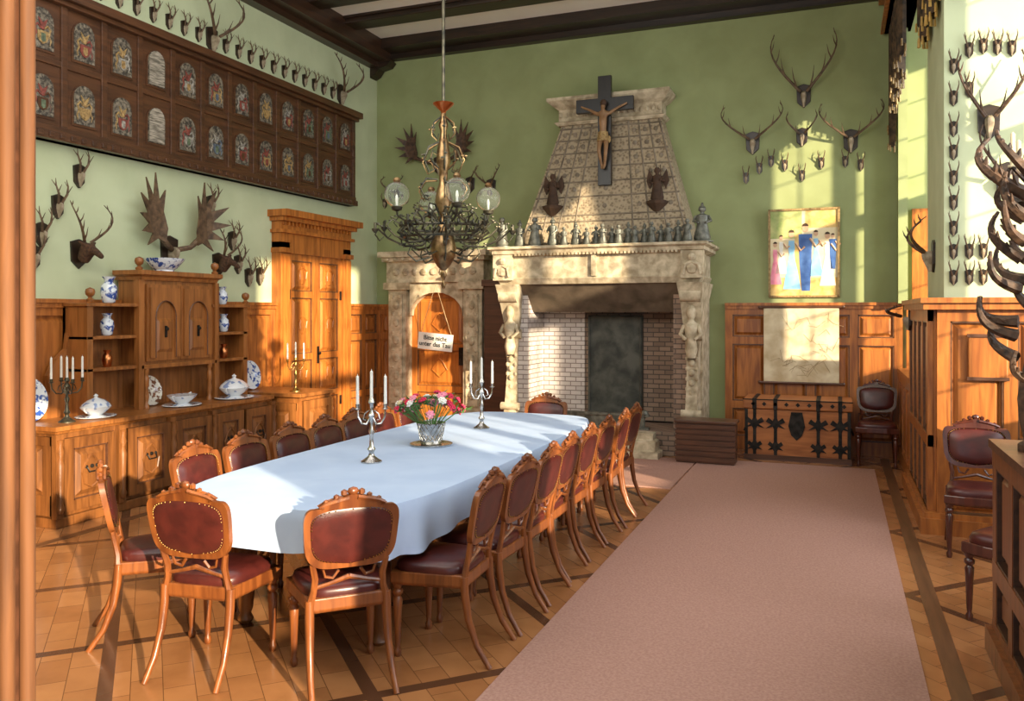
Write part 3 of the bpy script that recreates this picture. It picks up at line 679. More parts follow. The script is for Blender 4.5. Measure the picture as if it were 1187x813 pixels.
for k in (0,1):
    b=MB(); lw=(W-.36)/2; T2=TW(dx+.05,dy0+.18+k*lw,0.02,90); frame_leaf(b,lw-.005,2.4,T2,[.62,1.12,1.9],st=.08)
    for zz in (.35,.88,1.5,2.12):
        b.sph((lw/2,-.05,zz),.07,10,(1,.35,1.5),T2)
        for s in (-1,1):
            b.tube([(lw/2+s*.02,-.055,zz+.12),(lw/2+s*.09,-.055,zz+.07),(lw/2+s*.07,-.055,zz-.02),(lw/2+s*.10,-.055,zz-.09)],[.012,.011,.010,.006],5,T2)
    o=b.obj('door_leaf','door',r,world=True)
    b=MB()
    for z0,z1 in ((.08,.58),(.66,1.08),(1.16,1.86),(1.94,2.32)):
        for (a0,a1,c0,c1) in ((.08,lw-.085,z0,z0+.012),(.08,lw-.085,z1-.012,z1),(.08,.092,z0,z1),(lw-.097,lw-.085,z0,z1)): b.box(a0,a1,-.047,-.03,c0,c1,T2)
    b.obj('dark_moulding','strip',o,world=True)
    b=MB()
    for zz in (.5,1.9): b.box(.01 if k==0 else lw-.05,.05 if k==0 else lw-.01,-.058,-.05,zz-.06,zz+.06,T2)
    if k==1: b.box(.02,.055,-.062,-.05,1.02,1.24,T2); b.sph((.038,-.085,1.15),.02,8,T=T2)
    b.obj('lock_plate','iron',o,world=True)
r=root('door_2',None,None,(-5.2,YB,0),kind='structure')
T=TW(-6.03,YB,0); W=1.52
b=MB()
for xx in (0,W-.34):
    b.box(xx,xx+.34,-.30,0,0,.3,T); b.box(xx+.03,xx+.31,-.25,0,.3,2.1,T); b.box(xx+.08,xx+.26,-.28,-.2,.4,1.95,T)
    b.box(xx-.02,xx+.36,-.32,0,2.02,2.12,T)
    for k in range(6):
        b.sph((xx+.17,-.28,.55+k*.25),.05,8,(1,.6,1.3),T)
        for s in (-1,1): b.sph((xx+.17+s*.06,-.28,.67+k*.25),.03,6,(1,.6,1),T)
b.box(0,W,-.26,0,2.12,2.42,T)
for k in range(9): b.sph((.16+k*.15,-.27,2.27),.05,8,(1.1,.6,1.1),T)
b.box(-.04,W+.04,-.33,0,2.42,2.48,T); b.box(-.08,W+.08,-.38,0,2.48,2.56,T)
for k in range(12): b.sph((.06+k*.127,-.36,2.45),.03,6,(1,.7,.8),T)
xm=W/2
pts=[(.34,2.12),(.34,1.65)]+[(xm-(xm-.34)*math.cos(PI*k/12),1.65+.33*math.sin(PI*k/12)) for k in range(13)]+[(W-.34,1.65),(W-.34,2.12)]
b.prism(pts,-.2,0,T)
b.obj('stone_surround','stone',r,world=True,bev=.004)
T2=TW(-5.72,YB-.02,0)
b=MB(); frame_leaf(b,.9,2.0,T2,[.6,1.2])
for zz in (.35,.9,1.55):
    for s in (-1,1): b.tube([(.45,-.058,zz-.12),(.45+s*.12,-.058,zz-.02),(.45+s*.06,-.058,zz+.08),(.45,-.058,zz+.14)],[.012]*4,5,T2)
o=b.obj('door_leaf','door',r,world=True)
b=MB()
for z0,z1 in ((.09,.56),(.64,1.16),(1.24,1.92)):
    for (a0,a1,c0,c1) in ((.09,.81,z0,z0+.014),(.09,.81,z1-.014,z1),(.09,.104,z0,z1),(.796,.81,z0,z1)): b.box(a0,a1,-.047,-.03,c0,c1,T2)
b.obj('dark_moulding','strip',o,world=True)
b=MB().box(.76,.82,-.08,-.05,.95,1.2,T2); b.obj('door_handle','iron',o,world=True)
struct(MB().box(-4.46,-4.12,YB-.35,YB,0,2.05).box(-4.48,-4.1,YB-.4,YB,2.05,2.14),'trim_15','wick')
r=root('hanging_sign','small white notice board hanging from a cord in the doorway','sign',(-5.10,10.15,1.30))
S=Matrix.Rotation(math.radians(5),4,'Y')
MB().box(-.26,.26,-.008,.008,-.12,.11,S).obj('board','white',r)
MB().tube([(-.22,0,.12),(-.02,.05,.78)],.004,5).tube([(.24,0,.09),(-.02,.05,.78)],.004,5).obj('cord','parchink',r)
cu=bpy.data.curves.new('lettering','FONT'); cu.body="Bitte nicht\nunter das Tau"; cu.size=.085; cu.align_x='CENTER'; cu.extrude=.001; cu.offset=.0015
to=bpy.data.objects.new('tmp_text',cu); COL.objects.link(to)
bpy.context.view_layer.update()
tm=bpy.data.meshes.new_from_object(to.evaluated_get(bpy.context.evaluated_depsgraph_get()))
bpy.data.objects.remove(to); tm.materials.clear(); tm.materials.append(M['text'])
o=bpy.data.objects.new('lettering',tm); COL.objects.link(o); o.parent=r; o.location=(0,-.011,.015); o.rotation_euler=(math.radians(90),math.radians(5),0)

# ---------------------------------------------------------------- crest board
r=root('heraldic_wall_panel','long dark oak board with two rows of painted coats of arms','wall panel',(XL,7.0,3.8))
ya,yb_=3.4,9.92; T=TW(XL,ya,0,90); W=yb_-ya
b=MB(); b.box(0,W,-.10,0,3.17,4.42,T); b.box(0,W+.0,-.16,0,3.17,3.24,T); b.box(0,W,-.13,0,3.24,3.29,T); b.box(0,W,-.12,0,3.81,3.86,T)
b.box(0,W+.02,-.17,0,4.34,4.38,T); b.box(0,W+.04,-.22,0,4.38,4.46,T)
for k in range(60): b.box(.05+k*.108,.10+k*.108,-.18,-.15,3.185,3.225,T)
cw=.42; nc=int(W/cw)
offs=W-nc*cw-.04
for k in range(nc+1): b.box(offs+k*cw-.03,offs+k*cw+.03,-.125,0,3.24,4.36,T)
b.obj('board','crestb',r,world=True,bev=.004)
cols=['red','mgold','mblue','grey','mgreen','crestb','grey','mgold']
for k in range(nc):
    for j in (0,1):
        if offs+k*cw<1.0: continue
        b=MB(); xc=offs+(k+.5)*cw; zc=3.35+j*.56
        def arch(w,h,z0): return [(xc-w,z0),(xc+w,z0),(xc+w,z0+h)]+[(xc+w*math.cos(PI*q/8),z0+h+w*math.sin(PI*q/8)) for q in range(1,8)]+[(xc-w,z0+h)]
        b.cur=5; b.prism(arch(.128,.24,zc-.01),-.112,-.098,T)
        b.cur=0; b.prism(arch(.108,.24,zc+.01),-.118,-.1,T)
        if k==nc-9:
            b.cur=4; b.prism(arch(.095,.24,zc+.02),-.123,-.1,T)
        else:
            sh=lambda w,h,z0:[(xc-w,z0+h),(xc-w,z0+h*.45),(xc-w*.6,z0+h*.15),(xc,z0),(xc+w*.6,z0+h*.15),(xc+w,z0+h*.45),(xc+w,z0+h)]
            b.cur=1; b.prism(sh(.05,.11,zc+.05),-.127,-.1,T)
            b.cur=2; b.prism([(xc-.022,zc+.08),(xc,zc+.065),(xc+.022,zc+.08),(xc+.02,zc+.14),(xc-.02,zc+.14)],-.131,-.1,T)
            b.cur=3; b.sph((xc,-.122,zc+.19),.02,8,(1,.5,1.1),T)
            b.prism([(xc-.02,zc+.2),(xc+.02,zc+.2),(xc+.045,zc+.27),(xc,zc+.23),(xc-.045,zc+.27)],-.126,-.1,T)
            for s in (-1,1):
                b.cur=1 if s>0 else 3
                b.tube([(xc+s*.015,-.118,zc+.18),(xc+s*.05,-.12,zc+.21),(xc+s*.075,-.118,zc+.18),(xc+s*.06,-.118,zc+.13),(xc+s*.08,-.118,zc+.09),(xc+s*.07,-.118,zc+.05)],[.008,.010,.010,.009,.008,.004],5,T)
        c1,c2=random.sample(cols,2)
        b.obj('coat_of_arms',['crestbg',c1,c2,random.choice(['mgold','grey','red']),'tablet','crestb'],r,world=True)

# ---------------------------------------------------------------- antlers
def deer_antler(b,s,W,H,nt=4,r0=.02,T=None,fwd=.12):
    def P(t): return Vector((s*(.035+W*math.sin(t*2.05)/1.0),-.09-fwd*math.sin(PI*t),.04+H*t))
    K=9; b.tube([P(i/K) for i in range(K+1)],[r0*(1-.75*i/K) for i in range(K+1)],6,T)
    for q in range(nt):
        t=.06+.86*q/max(1,nt-1)*.95; p=P(t); L=H*(.34-.05*q)
        d=Vector((s*(.25 if q<2 else -.35),-.75+.2*q,.75))
        b.tube([p,p+d*L*.5,p+d*L*.8+Vector((0,0,L*.3))],[r0*max(.25,.7-.1*q),r0*.4,r0*.1],5,T)
def plaque(b,w,h): b.prism([(-w,h*.5),(-w*.9,-h*.3),(0,-h*.6),(w*.9,-h*.3),(w,h*.5),(0,h*.62)],-.025,0)
def skull(b,k):
    k=k*.68
    b.loft([[(x*w*k,(-.03-y*d)*k,z*k) for x,y in ((-1,.3),(-.6,1),(.6,1),(1,.3),(.7,0),(-.7,0))] for z,w,d in ((-.20,.016,.05),(-.12,.030,.08),(-.03,.05,.12),(.03,.05,.13),(.07,.03,.09))])
def trophy(loc,rot,W=.3,H=.5,nt=5,label='stag antlers on a dark wooden shield mounted on the wall',r0=.018,mat='antler',kk=1.0):
    r=root('antler_trophy',label,'antlers',loc,rot,'mounted antler trophies')
    b=MB(); plaque(b,.085*kk,.24*kk); b.obj('shield','darkx',r,bev=.004)
    b=MB(); skull(b,kk); b.obj('skull','bone',r,smooth=True)
    for s in (-1,1):
        b=MB(); deer_antler(b,s,W,H,nt,r0); b.obj('antler',mat,r,smooth=True)
    return r
YW=YB+.001
trophy((-.37,YB,4.33),0,.34,.72,5,'large many pointed red deer antlers high on the wall',.018)
trophy((-.97,YW,3.80),0,.33,.42,4,r0=.015)
trophy((-.39,YW,3.83),0,.14,.24,3,r0=.013,kk=.8)
trophy((.16,YW,3.74),0,.32,.42,5,r0=.015)
trophy((-4.5,YW,3.45),0,.14,.26,4,r0=.014,kk=.8)
trophy((-4.82,YW,3.50),0,.12,.18,3,r0=.013,kk=.8)
trophy((-6.0,YW,3.42),0,.13,.22,4,r0=.014,kk=.8)
XW=XL-.001
def headtrophy(loc,rot,W,H,label):
    r=root('deer_head_trophy',label,'animal head trophy',loc,rot,'mounted antler trophies',scale=.84)
    b=MB(); plaque(b,.10,.26); b.obj('shield','darkx',r)
    V=[(0,-.06,-.08),(0,-.10,-.03),(0,-.16,.06),(0,-.26,.02),(0,-.36,-.05),(-.06,-.15,.1),(-.11,-.13,.13),(.06,-.15,.1),(.11,-.13,.13)]
    skinfig('head',V,[(0,1),(1,2),(2,3),(3,4),(2,5),(5,6),(2,7),(7,8)],[(.07,.08),(.06,.07),.055,.04,.025,.02,.010,.02,.010],'fur',r)
    for s in (-1,1):
        b=MB(); deer_antler(b,s,W,H,5,.017,Matrix.Translation((0,-.05,.08))); b.obj('antler','antler',r,smooth=True)
    return r
headtrophy((XL,5.50,2.22),90,.20,.42,'mounted deer head with branching antlers on green wall')
headtrophy((XL,7.30,2.22),90,.15,.40,'mounted deer head with branching antlers on green wall')
def moose(loc,rot,k,label,mat='antler',sp_=1.0):
    r=root('moose_trophy',label,'antlers',loc,rot,'mounted antler trophies')
    b=MB(); plaque(b,.10*k,.26*k); b.obj('shield','darkx',r)
    b=MB(); skull(b,1.1*k); b.obj('skull','bone',r,smooth=True)
    for s in (-1,1):
        o_=(sp_-1)*.2
        b=MB(); b.tube([(s*.03*k,-.07*k,.03*k),(s*(.14+o_*.5)*k,-.13*k,.06*k),(s*(.24+o_)*k,-.14*k,.14*k)],[.025*k,.024*k,.03*k],7)
        P=[(.2,.08),(.27,.11),(.40,.04),(.33,.15),(.50,.15),(.38,.23),(.56,.30),(.40,.32),(.54,.47),(.37,.41),(.43,.62),(.32,.46),(.30,.68),(.26,.44),(.2,.54),(.22,.35),(.18,.2)]
        vs=[(s*(x+o_)*k,(-.14-.35*(x-.3)**2*4)*k,z*k) for x,z in P]
        n=len(P); vs2=[(x,y-.016*k,z) for x,y,z in vs]
        b.add(vs+vs2,[tuple(range(n)),tuple(reversed(range(n,2*n)))]+[(i,(i+1)%n,(i+1)%n+n,i+n) for i in range(n)])
        b.obj('antler',mat,r)
moose((XL,6.58,2.30),90,1.12,'broad palmate moose antlers above the sideboard')
moose((-5.30,YB,3.80),0,.9,'broad palmate moose antlers high on the back wall','antlerd',1.7)
trophy((XW,7.2,4.66),90,.28,.5,5,'stag antlers above the heraldic board')
trophy((XW,9.72,4.68),90,.26,.46,5,'stag antlers above the heraldic board')
trophy((XW,5.6,4.68),90,.22,.40,4,'stag antlers above the heraldic board')
def roe(k=1):
    b=MB(); b.cur=0; plaque(b,.045*k,.15*k); b.cur=1; skull(b,.6*k); b.cur=2
    for s in (-1,1):
        b.tube([(s*.012*k,-.04*k,.02*k),(s*.035*k,-.07*k,.09*k),(s*.05*k,-.06*k,.15*k),(s*.045*k,-.05*k,.2*k)],[.01*k,.009*k,.006*k,.002*k],5)
        b.tube([(s*.04*k,-.07*k,.1*k),(s*.045*k,-.11*k,.15*k)],[.006*k,.002*k],4)
        b.tube([(s*.05*k,-.06*k,.14*k),(s*.055*k,-.02*k,.19*k)],[.005*k,.002*k],4)
    return b.obj('roe_antler_trophy',['darkx','bone','antler'],smooth=False)
R0=roe(1.0); tag(R0,'small roebuck skull and antlers on a little shield','antlers','small roebuck trophies',loc=(-1.05,YW,3.37)); R0.scale=(.8,.8,.8)
for x,z in ((-.89,3.48),(-.75,3.56),(-.59,3.5),(-.39,3.36),(-.17,3.5),(.1,3.5),(.27,3.45),(-6.2,3.3),(-5.85,3.35)):
    dup(R0,(x,YW,z),0,.8)
for yy,z in ((5.5,2.92),(5.28,2.62),(5.12,2.36),(5.05,2.16),(7.62,2.24),(7.80,2.10),(8.0,2.12),(7.18,2.86),(7.52,2.5)):
    dup(R0,(XW,yy,z),90,1.2)
for k in range(24):
    yy=4.9+k*.21
    if min(abs(yy-7.2),abs(yy-9.72),abs(yy-5.6))<.1: continue
    dup(R0,(XW,yy,4.66),90,.9)
for x,z in [(.888,q) for q in (3.70,3.44,3.19,3.0,2.79,2.59,2.38,2.19,1.98)]+[(1.0,2.19),(1.0,1.98),(1.1,2.19),(1.1,1.98),(1.0,3.82),(1.1,3.84),(1.2,3.82),(1.3,3.80),(1.0,3.5)]:
    dup(R0,(x,7.601,z),0,.72)
trophy((1.14,7.6,3.22),0,.20,.50,5,'large antlers mounted on the sunlit bay wall',.018,'antlerd')
trophy((1.27,7.6,2.75),0,.18,.38,4,'antlers mounted on the sunlit bay wall',.017,'antlerd')
trophy((.823,8.3,2.2),-90,.2,.3,3,'small antlers on the side of the pier')
trophy((.672,8.85,1.62),-90,.16,.10,3,'short dark horns fixed under the pier cornice',.018,'antlerd',.7)

# antler sculpture on near parapet
r=root('antler_sculpture','tall tangle of brown antlers with candles on the parapet','antler sculpture',(.88,4.42,1.061))
MB().lathe([(.10,0),(.10,.03),(.05,.06),(.04,.3),(.055,.5),(.04,.8),(.05,1.1),(.03,1.25)],(0,0,0),10).obj('post','antlerd',r,smooth=True)
for k in range(30):
    a=k*2.4; zz=.36+k*.027
    b=MB(); T=Matrix.Translation((0,0,zz))@Matrix.Rotation(a,4,'Z')@Matrix.Rotation(math.radians(random.uniform(0,45)),4,'X')
    deer_antler(b,1 if k%2 else -1,random.uniform(.07,.13),random.uniform(.16,.27),6,.030,T,fwd=.05); b.obj('antler','antlerd',r,smooth=True)
for s in (-1,1):
    for tt,WW in ((20,.25),(-25,.18)):
        b=MB(); deer_antler(b,s,WW,.28,7,.032,TW(0,0,1.13,tt)); b.obj('antler','antlerd',r,smooth=True)
b=MB()
for k in range(5):
    a=k*1.26+.4
    b.tube([(math.cos(a+q*1.2)*(.05+.03*math.sin(q*6)),math.sin(a+q*1.2)*(.05+.03*math.sin(q*6)),.05+q*.75) for q in [j/8 for j in range(9)]],[.026-.001*j for j in range(9)],6)
b.obj('twisted_stem','antlerd',r,smooth=True)
for k in range(4):
    a=k*PI/2+.5; MB().lathe([(.02,0),(.02,.01),(.011,.012),(.010,.15),(.002,.16)],(.15*math.cos(a),.15*math.sin(a),1.30),8).obj('candle','cream',r,smooth=True)
    MB().tube([(0,0,1.18),(.07*math.cos(a),.07*math.sin(a),1.22),(.15*math.cos(a),.15*math.sin(a),1.30)],.009,5).obj('candle_arm','antlerd',r,smooth=True)
r=root('wooden_plaque','plain wooden plaque fixed on the panelled pier','plaque',(1.06,7.11,1.36))
MB().box(-.13,.13,-.02,.0,-.16,.16).obj('board','wain',r,bev=.006)
b=MB(); b.box(-.14,.14,-.03,-.005,.15,.175); b.box(-.14,.14,-.03,-.005,-.175,-.15); b.obj('moulding','wick',r)

# ---------------------------------------------------------------- painting, map
r=root('framed_painting','framed painting of dancing couples in blue and pink','painting',(-.37,YB-.03,2.42))
S=Matrix.Rotation(math.radians(3),4,'X')
b=MB(); w,h=.41,.54
b.box(-w,w,-.03,.0,h-.025,h,S);b.box(-w,w,-.03,.0,-h,-h+.025,S);b.box(-w,-w+.025,-.03,0,-h,h,S);b.box(w-.025,w,-.03,0,-h,h,S)
b.obj('frame','mgold',r)
b=MB(); b.box(-w+.02,w-.02,-.012,0,-h+.02,h-.02,S)
b.cur=1; b.box(-.385,.385,-.0135,-.01,-.515,-.30,S)
b.cur=6; b.box(-.385,-.02,-.0134,-.01,.18,.515,S)
b.cur=1; b.box(.02,.385,-.0132,-.01,.30,.515,S); b.box(-.1,-.04,-.0138,-.01,-.3,.3,S)
def figp(x,z,hh,cb,dress,sk=4):
    b.cur=cb
    if dress: b.prism([(x-.04*hh,z+.78*hh),(x+.04*hh,z+.78*hh),(x+.05*hh,z+.66*hh),(x+.035*hh,z+.55*hh),(x+.09*hh,z+.3*hh),(x+.14*hh,z),(x-.13*hh,z),(x-.08*hh,z+.3*hh),(x-.035*hh,z+.55*hh),(x-.05*hh,z+.66*hh)],-.016,-.012,S)
    else: b.prism([(x-.09*hh,z+.8*hh),(x+.09*hh,z+.8*hh),(x+.08*hh,z+.4*hh),(x+.06*hh,z),(x-.05*hh,z),(x-.08*hh,z+.4*hh)],-.016,-.012,S)
    b.cur=sk; b.prism([(x+.045*hh*math.cos(q*PI/4),z+.88*hh+.055*hh*math.sin(q*PI/4)) for q in range(8)],-.0165,-.012,S)
    b.tube([Vector((x+.06*hh,-.016,z+.74*hh)),Vector((x+.14*hh,-.016,z+.62*hh)),Vector((x+.2*hh,-.016,z+.68*hh))],.012*hh+.004,5,S)
    b.cur=5; b.prism([(x+.045*hh*math.cos(q*PI/4),z+.91*hh+.045*hh*math.sin(q*PI/4)) for q in range(5)],-.017,-.012,S)
figp(.33,-.2,.45,2,False); figp(-.26,-.25,.5,8,True); figp(.14,-.28,.58,3,True); figp(-.33,-.38,.55,7,True)
figp(.02,-.46,.86,2,False); figp(-.14,-.44,.76,3,True); figp(.27,-.40,.68,8,True)
M['flesh']=rmat('painted_flesh',(.55,.33,.2),(.65,.42,.27),ns=9,rough=.6)
b.obj('canvas',['cream','yell','blue','lblue','flesh','hair','greenp','pink','white'],r)
r=root('hanging_map','old parchment map hanging on rods over the wainscot','map',(-.40,YB-.10,1.30))
MB().box(-.43,.43,-.004,.004,-.45,.45).obj('parchment','parch',r)
b=MB()
for k in range(30):
    x_=random.uniform(-.36,.3); z_=random.uniform(-.38,.36); b.tube([(x_,-.006,z_),(x_+random.uniform(.03,.12),-.006,z_+random.uniform(-.1,.1)),(x_+random.uniform(.0,.2),-.006,z_+random.uniform(-.12,.12))],.002,3)
b.obj('drawn_lines','parchink',r,kind='stuff')
for z_ in (-.46,.46): MB().tube([(-.47,0,z_),(.47,0,z_)],.016,8).sph((-.48,0,z_),.022,8).sph((.48,0,z_),.022,8).obj('rod','wick',r)

# ---------------------------------------------------------------- iron chest
r=root('iron_bound_chest','old oak chest with broad black iron straps against the panelled wall','chest',(-.42,10.22,0))
w=.57; d=.28
MB().box(-w,w,-d,d,.05,.58).obj('body','chest',r,bev=.008)
MB().box(-w-.02,w+.02,-d-.02,d+.02,.585,.70).obj('lid','chest',r,bev=.015)
MB().box(-w-.01,w+.01,-d-.015,d+.01,0,.06).obj('plinth','wick',r)
for k in range(5):
    if k==2: continue
    xx=-.46+k*.23
    b=MB().box(xx-.018,xx+.018,-d-.008,-d,.06,.58)
    for zz,sc in ((.16,1.0),(.42,1.25)):
        b.prism([(xx-.085*sc,zz+.02),(xx-.062*sc,zz+.055*sc),(xx-.03,zz+.03),(xx,zz+.085*sc),(xx+.03,zz+.03),(xx+.062*sc,zz+.055*sc),(xx+.085*sc,zz+.02),(xx+.045,zz-.01),(xx+.085*sc,zz-.045*sc),(xx+.03,zz-.035),(xx,zz-.08*sc),(xx-.03,zz-.035),(xx-.085*sc,zz-.045*sc),(xx-.045,zz-.01)],-d-.011,-d)
    b.box(xx-.022,xx+.022,-d-.028,-d-.02,.585,.70); b.box(xx-.022,xx+.022,-d-.028,d,.70,.707)
    b.obj('iron_strap','iron',r)
b=MB()
for k in range(9): b.prism([(-.5+k*.122,.645),(-.475+k*.122,.67),(-.45+k*.122,.645),(-.475+k*.122,.62)],-d-.028,-d-.02)
b.box(-w-.022,w+.022,-d-.025,-d-.02,.688,.70)
b.obj('lid_studs','iron',r)
b=MB().prism([(-.06,.30),(.0,.24),(.06,.30),(.09,.40),(.06,.56),(-.06,.56),(-.09,.40)],-d-.014,-d); b.obj('lock_plate','iron',r)
for s in (-1,1):
    b=MB().box(s*w-.035 if s>0 else s*w,s*w if s>0 else s*w+.035,-d-.009,-d,.06,.58); b.obj('corner_strap','iron',r)
    MB().tube([(s*(w+.005),-.08,.36),(s*(w+.03),-.06,.30),(s*(w+.03),.06,.30),(s*(w+.005),.08,.36)],.01,6).obj('handle','iron',r)

# ---------------------------------------------------------------- sideboard
r=root('sideboard','large carved oak sideboard with open shelves and central cupboard','sideboard',(-6.0,6.05,0))
sx0,sx1=XL+.055,-5.70; sy0,sy1=4.74,7.38
MB().box(sx0,sx1,sy0,sy1,.08,.755).obj('body','side',r,world=True,bev=.005)
MB().rects([(.74,sx0,sx1+.01,sy0-.01,sy1+.01),(.76,sx0,sx1+.02,sy0-.02,sy1+.01),(.765,sx0,sx1+.04,sy0-.03,sy1+.02),(.80,sx0,sx1+.04,sy0-.03,sy1+.02)]).obj('countertop','hutch',r,world=True)
MB().box(sx0,sx1+.03,sy0-.02,sy1+.01,0,.08).obj('plinth','side',r,world=True,bev=.008)
b=MB(); panelling(b,.56,.62,1,[],TW(sx0,sy0,.1),t=.03,st=.07); b.obj('end_panel','side',r,world=True)
segs=[(4.78,5.28,'d'),(5.42,5.9,'d'),(5.96,6.44,'d'),(6.50,6.90,'d'),(6.94,7.34,'d')]
for a,c,_ in segs:
    b=MB(); T=TW(sx1,a,.12,90); frame_leaf(b,c-a,.58,T,[])
    ww=c-a
    for s in (-1,1):
        b.tube([(ww/2,-.055,.16),(ww/2+s*.07,-.055,.2),(ww/2+s*.09,-.055,.29),(ww/2+s*.05,-.055,.37),(ww/2,-.055,.42)],[.009]*5,5,T)
    o=b.obj('door','side',r,world=True)
    b=MB()
    b.box(.085,ww-.085,-.052,-.03,.085,.093,T); b.box(.085,ww-.085,-.052,-.03,.487,.495,T); b.box(.085,.093,-.052,-.03,.085,.495,T); b.box(ww-.093,ww-.085,-.052,-.03,.085,.495,T)
    b.obj('dark_moulding','wick',o,world=True)
    b=MB(); b.tube([(ww/2-.05,-.06,.33),(ww/2-.04,-.08,.29),(ww/2+.04,-.08,.29),(ww/2+.05,-.06,.33)],.006,5,T); b.sph((ww/2,-.06,.33),.018,6,T=T)
    for s in (-1,1): b.sph((ww/2+s*.05,-.056,.33),.015,6,T=T)
    b.obj('handle','iron',o,world=True)
for yy in (5.35,7.38,4.74,6.47,5.93):
    b=MB(); T=TW(sx1,yy,0,90)
    b.box(-.035,.035,-.05,0,.08,.74,T); b.lathe([(.02,.12),(.035,.16),(.02,.2),(.03,.35),(.034,.5),(.02,.56),(.034,.6),(.02,.66),(.03,.7)],(0,0,0),8,T@Matrix.Translation((0,-.05,0)))
    b.obj('pilaster','side',r,world=True,smooth=True)
ys0,yc0,yc1,ys1=5.30,5.90,6.84,7.38
MB().box(sx0,sx0+.03,ys0,ys1,.80,1.75).obj('back_panel','hutch',r,world=True)
hx=-6.0
MB().box(sx0,hx,yc0,yc1,1.20,2.0).obj('cupboard','hutch',r,world=True)
MB().rects([(2.0,sx0,hx+.03,yc0-.03,yc1+.03),(2.03,sx0,hx+.04,yc0-.04,yc1+.04),(2.05,sx0,hx+.07,yc0-.07,yc1+.07),(2.09,sx0,hx+.07,yc0-.07,yc1+.07)]).obj('cupboard_cornice','hutch',r,world=True)
MB().box(sx0,hx+.03,yc0-.03,yc1+.03,1.17,1.21).obj('cupboard_base_moulding','hutch',r,world=True,bev=.005)
dw=(yc1-yc0-.08)/2
for k in range(2):
    a=yc0+.04+k*dw; T=TW(hx,a,1.24,90)@Matrix.Diagonal((dw/.5,1,1,1)); b=MB(); b.box(0,.49,-.025,0,0,.72,T)
    A=[(.03,0.03),(.10,0.03),(.10,.42)]+[(.25-.15*math.cos(PI*q/10),.42+.15*math.sin(PI*q/10)) for q in range(1,10)]+[(.40,.42),(.40,.03),(.47,.03),(.47,.69),(.03,.69)]
    b.prism(A,-.045,-.02,T); b.loft([[(.13,-.025,.08),(.37,-.025,.08),(.37,-.025,.40),(.13,-.025,.40)],[(.16,-.04,.11),(.34,-.04,.11),(.34,-.04,.37),(.16,-.04,.37)]],T)
    o=b.obj('cupboard_door','hutch',r,world=True)
    b=MB().tube([(.25-.148*math.cos(PI*q/10),-.047,.42+.148*math.sin(PI*q/10)) for q in range(11)],.006,4,T); b.tube([(.102,-.047,.03),(.102,-.047,.42)],.006,4,T).tube([(.398,-.047,.03),(.398,-.047,.42)],.006,4,T); b.obj('dark_moulding','wick',o,world=True)
    b=MB().box(.235,.265,-.05,-.04,.22,.33,T).sph((.25,-.06,.30),.02,6,T=T); b.obj('handle','iron',o,world=True)
def col(x,yy,z0,z1):
    h=z1-z0
    MB().lathe([(.03,0),(.03,.03),(.018,.05),(.028,.12*h+.05),(.03,.3*h),(.018,.5*h),(.03,.55*h),(.028,.75*h),(.018,h-.06),(.03,h-.04),(.03,h)],(x,yy,z0),10).obj('column','hutch',r,world=True,smooth=True)
for yy in (yc0+.05,yc1-.05): col(hx+.0,yy,.80,1.18)
for yy in (ys0+.03,ys1-.03):
    MB().box(sx0,hx,yy-.03,yy+.03,.80,1.75).obj('side_board','hutch',r,world=True)
for yy in (yc0-.03,yc1+.03):
    MB().box(hx-.03,hx+.03,yy-.03,yy+.03,.8,2.0).obj('post','hutch',r,world=True)
for yy,zz in ((ys0+.03,1.79),(yc0-.03,2.09),(yc1+.03,2.09),(ys1-.03,1.79)):
    MB().lathe([(.03,0),(.035,.02),(.02,.03),(.015,.04),(.035,.06),(.042,.085),(.035,.11),(.001,.125)],(hx,yy,zz),12).obj('finial','hutch',r,world=True,smooth=True)
for a,c in ((ys0,yc0),(yc1,ys1)):
    for zz,ex in ((1.75,.02),(1.46,0),(1.18,0)):
        MB().box(sx0,hx+ex,a-ex,c+ex,zz,zz+.03).obj('shelf','hutch',r,world=True,bev=.004)
b=MB().prism([(0,0),(-.42,0),(-.40,.05),(-.30,.09),(-.18,.22),(-.20,.36),(-.12,.50),(-.02,.58),(0,.72)],-.05,0,TW(sx0+.02,ys0,.80,90)); b.obj('scroll_bracket','hutch',r,world=True)
r=root('side_cabinet','low oak cabinet with carved door beside the tall door','cabinet',(-5.7,7.76,0))
MB().box(-6.28,-5.38,7.46,8.06,.06,.78).obj('body','hutch',r,world=True)
MB().box(-6.28,-5.34,7.43,8.09,.78,.82).obj('top','hutch',r,world=True,bev=.005)
MB().box(-6.28,-5.35,7.44,8.08,0,.08).obj('plinth','hutch',r,world=True,bev=.005)
b=MB(); frame_leaf(b,.54,.64,TW(-5.38,7.49,.1,90),[]); b.obj('door','hutch',r,world=True)
b=MB(); panelling(b,.6,.62,1,[],TW(-6.0,7.46,.1),t=.03,st=.08); b.obj('side_panel','hutch',r,world=True)

# ---------------------------------------------------------------- tableware
candelabrum((-5.86,4.98,.80),70,'brass many armed candelabrum with candles on the sideboard',4,.33,'bronze',.12)
candelabrum((-5.6,7.7,.82),50,'tall brass candlestick with candles on the low cabinet',2,.34,'brass',.09)
def plate(loc,rx,R,label,mat='porc'):
    b=MB(); b.lathe([(.001,0),(R*.55,0),(R*.62,.012),(R,.022),(R,.027),(R*.6,.018),(R*.5,.006),(.001,.006)],(0,0,0),28)
    o=b.obj('plate',mat,smooth=True); tag(o,label,'plate','display plates on the sideboard'); o.location=loc; o.rotation_euler=(0,math.radians(rx),0)
plate((-6.16,4.84,.985),78,.19,'large blue and white porcelain plate leaning on the wall')
plate((-6.14,6.12,.945),76,.145,'patterned brown and white plate standing in the sideboard niche','brownp')
plate((-6.2,7.66,.985),78,.165,'blue and white porcelain plate leaning on the wall')
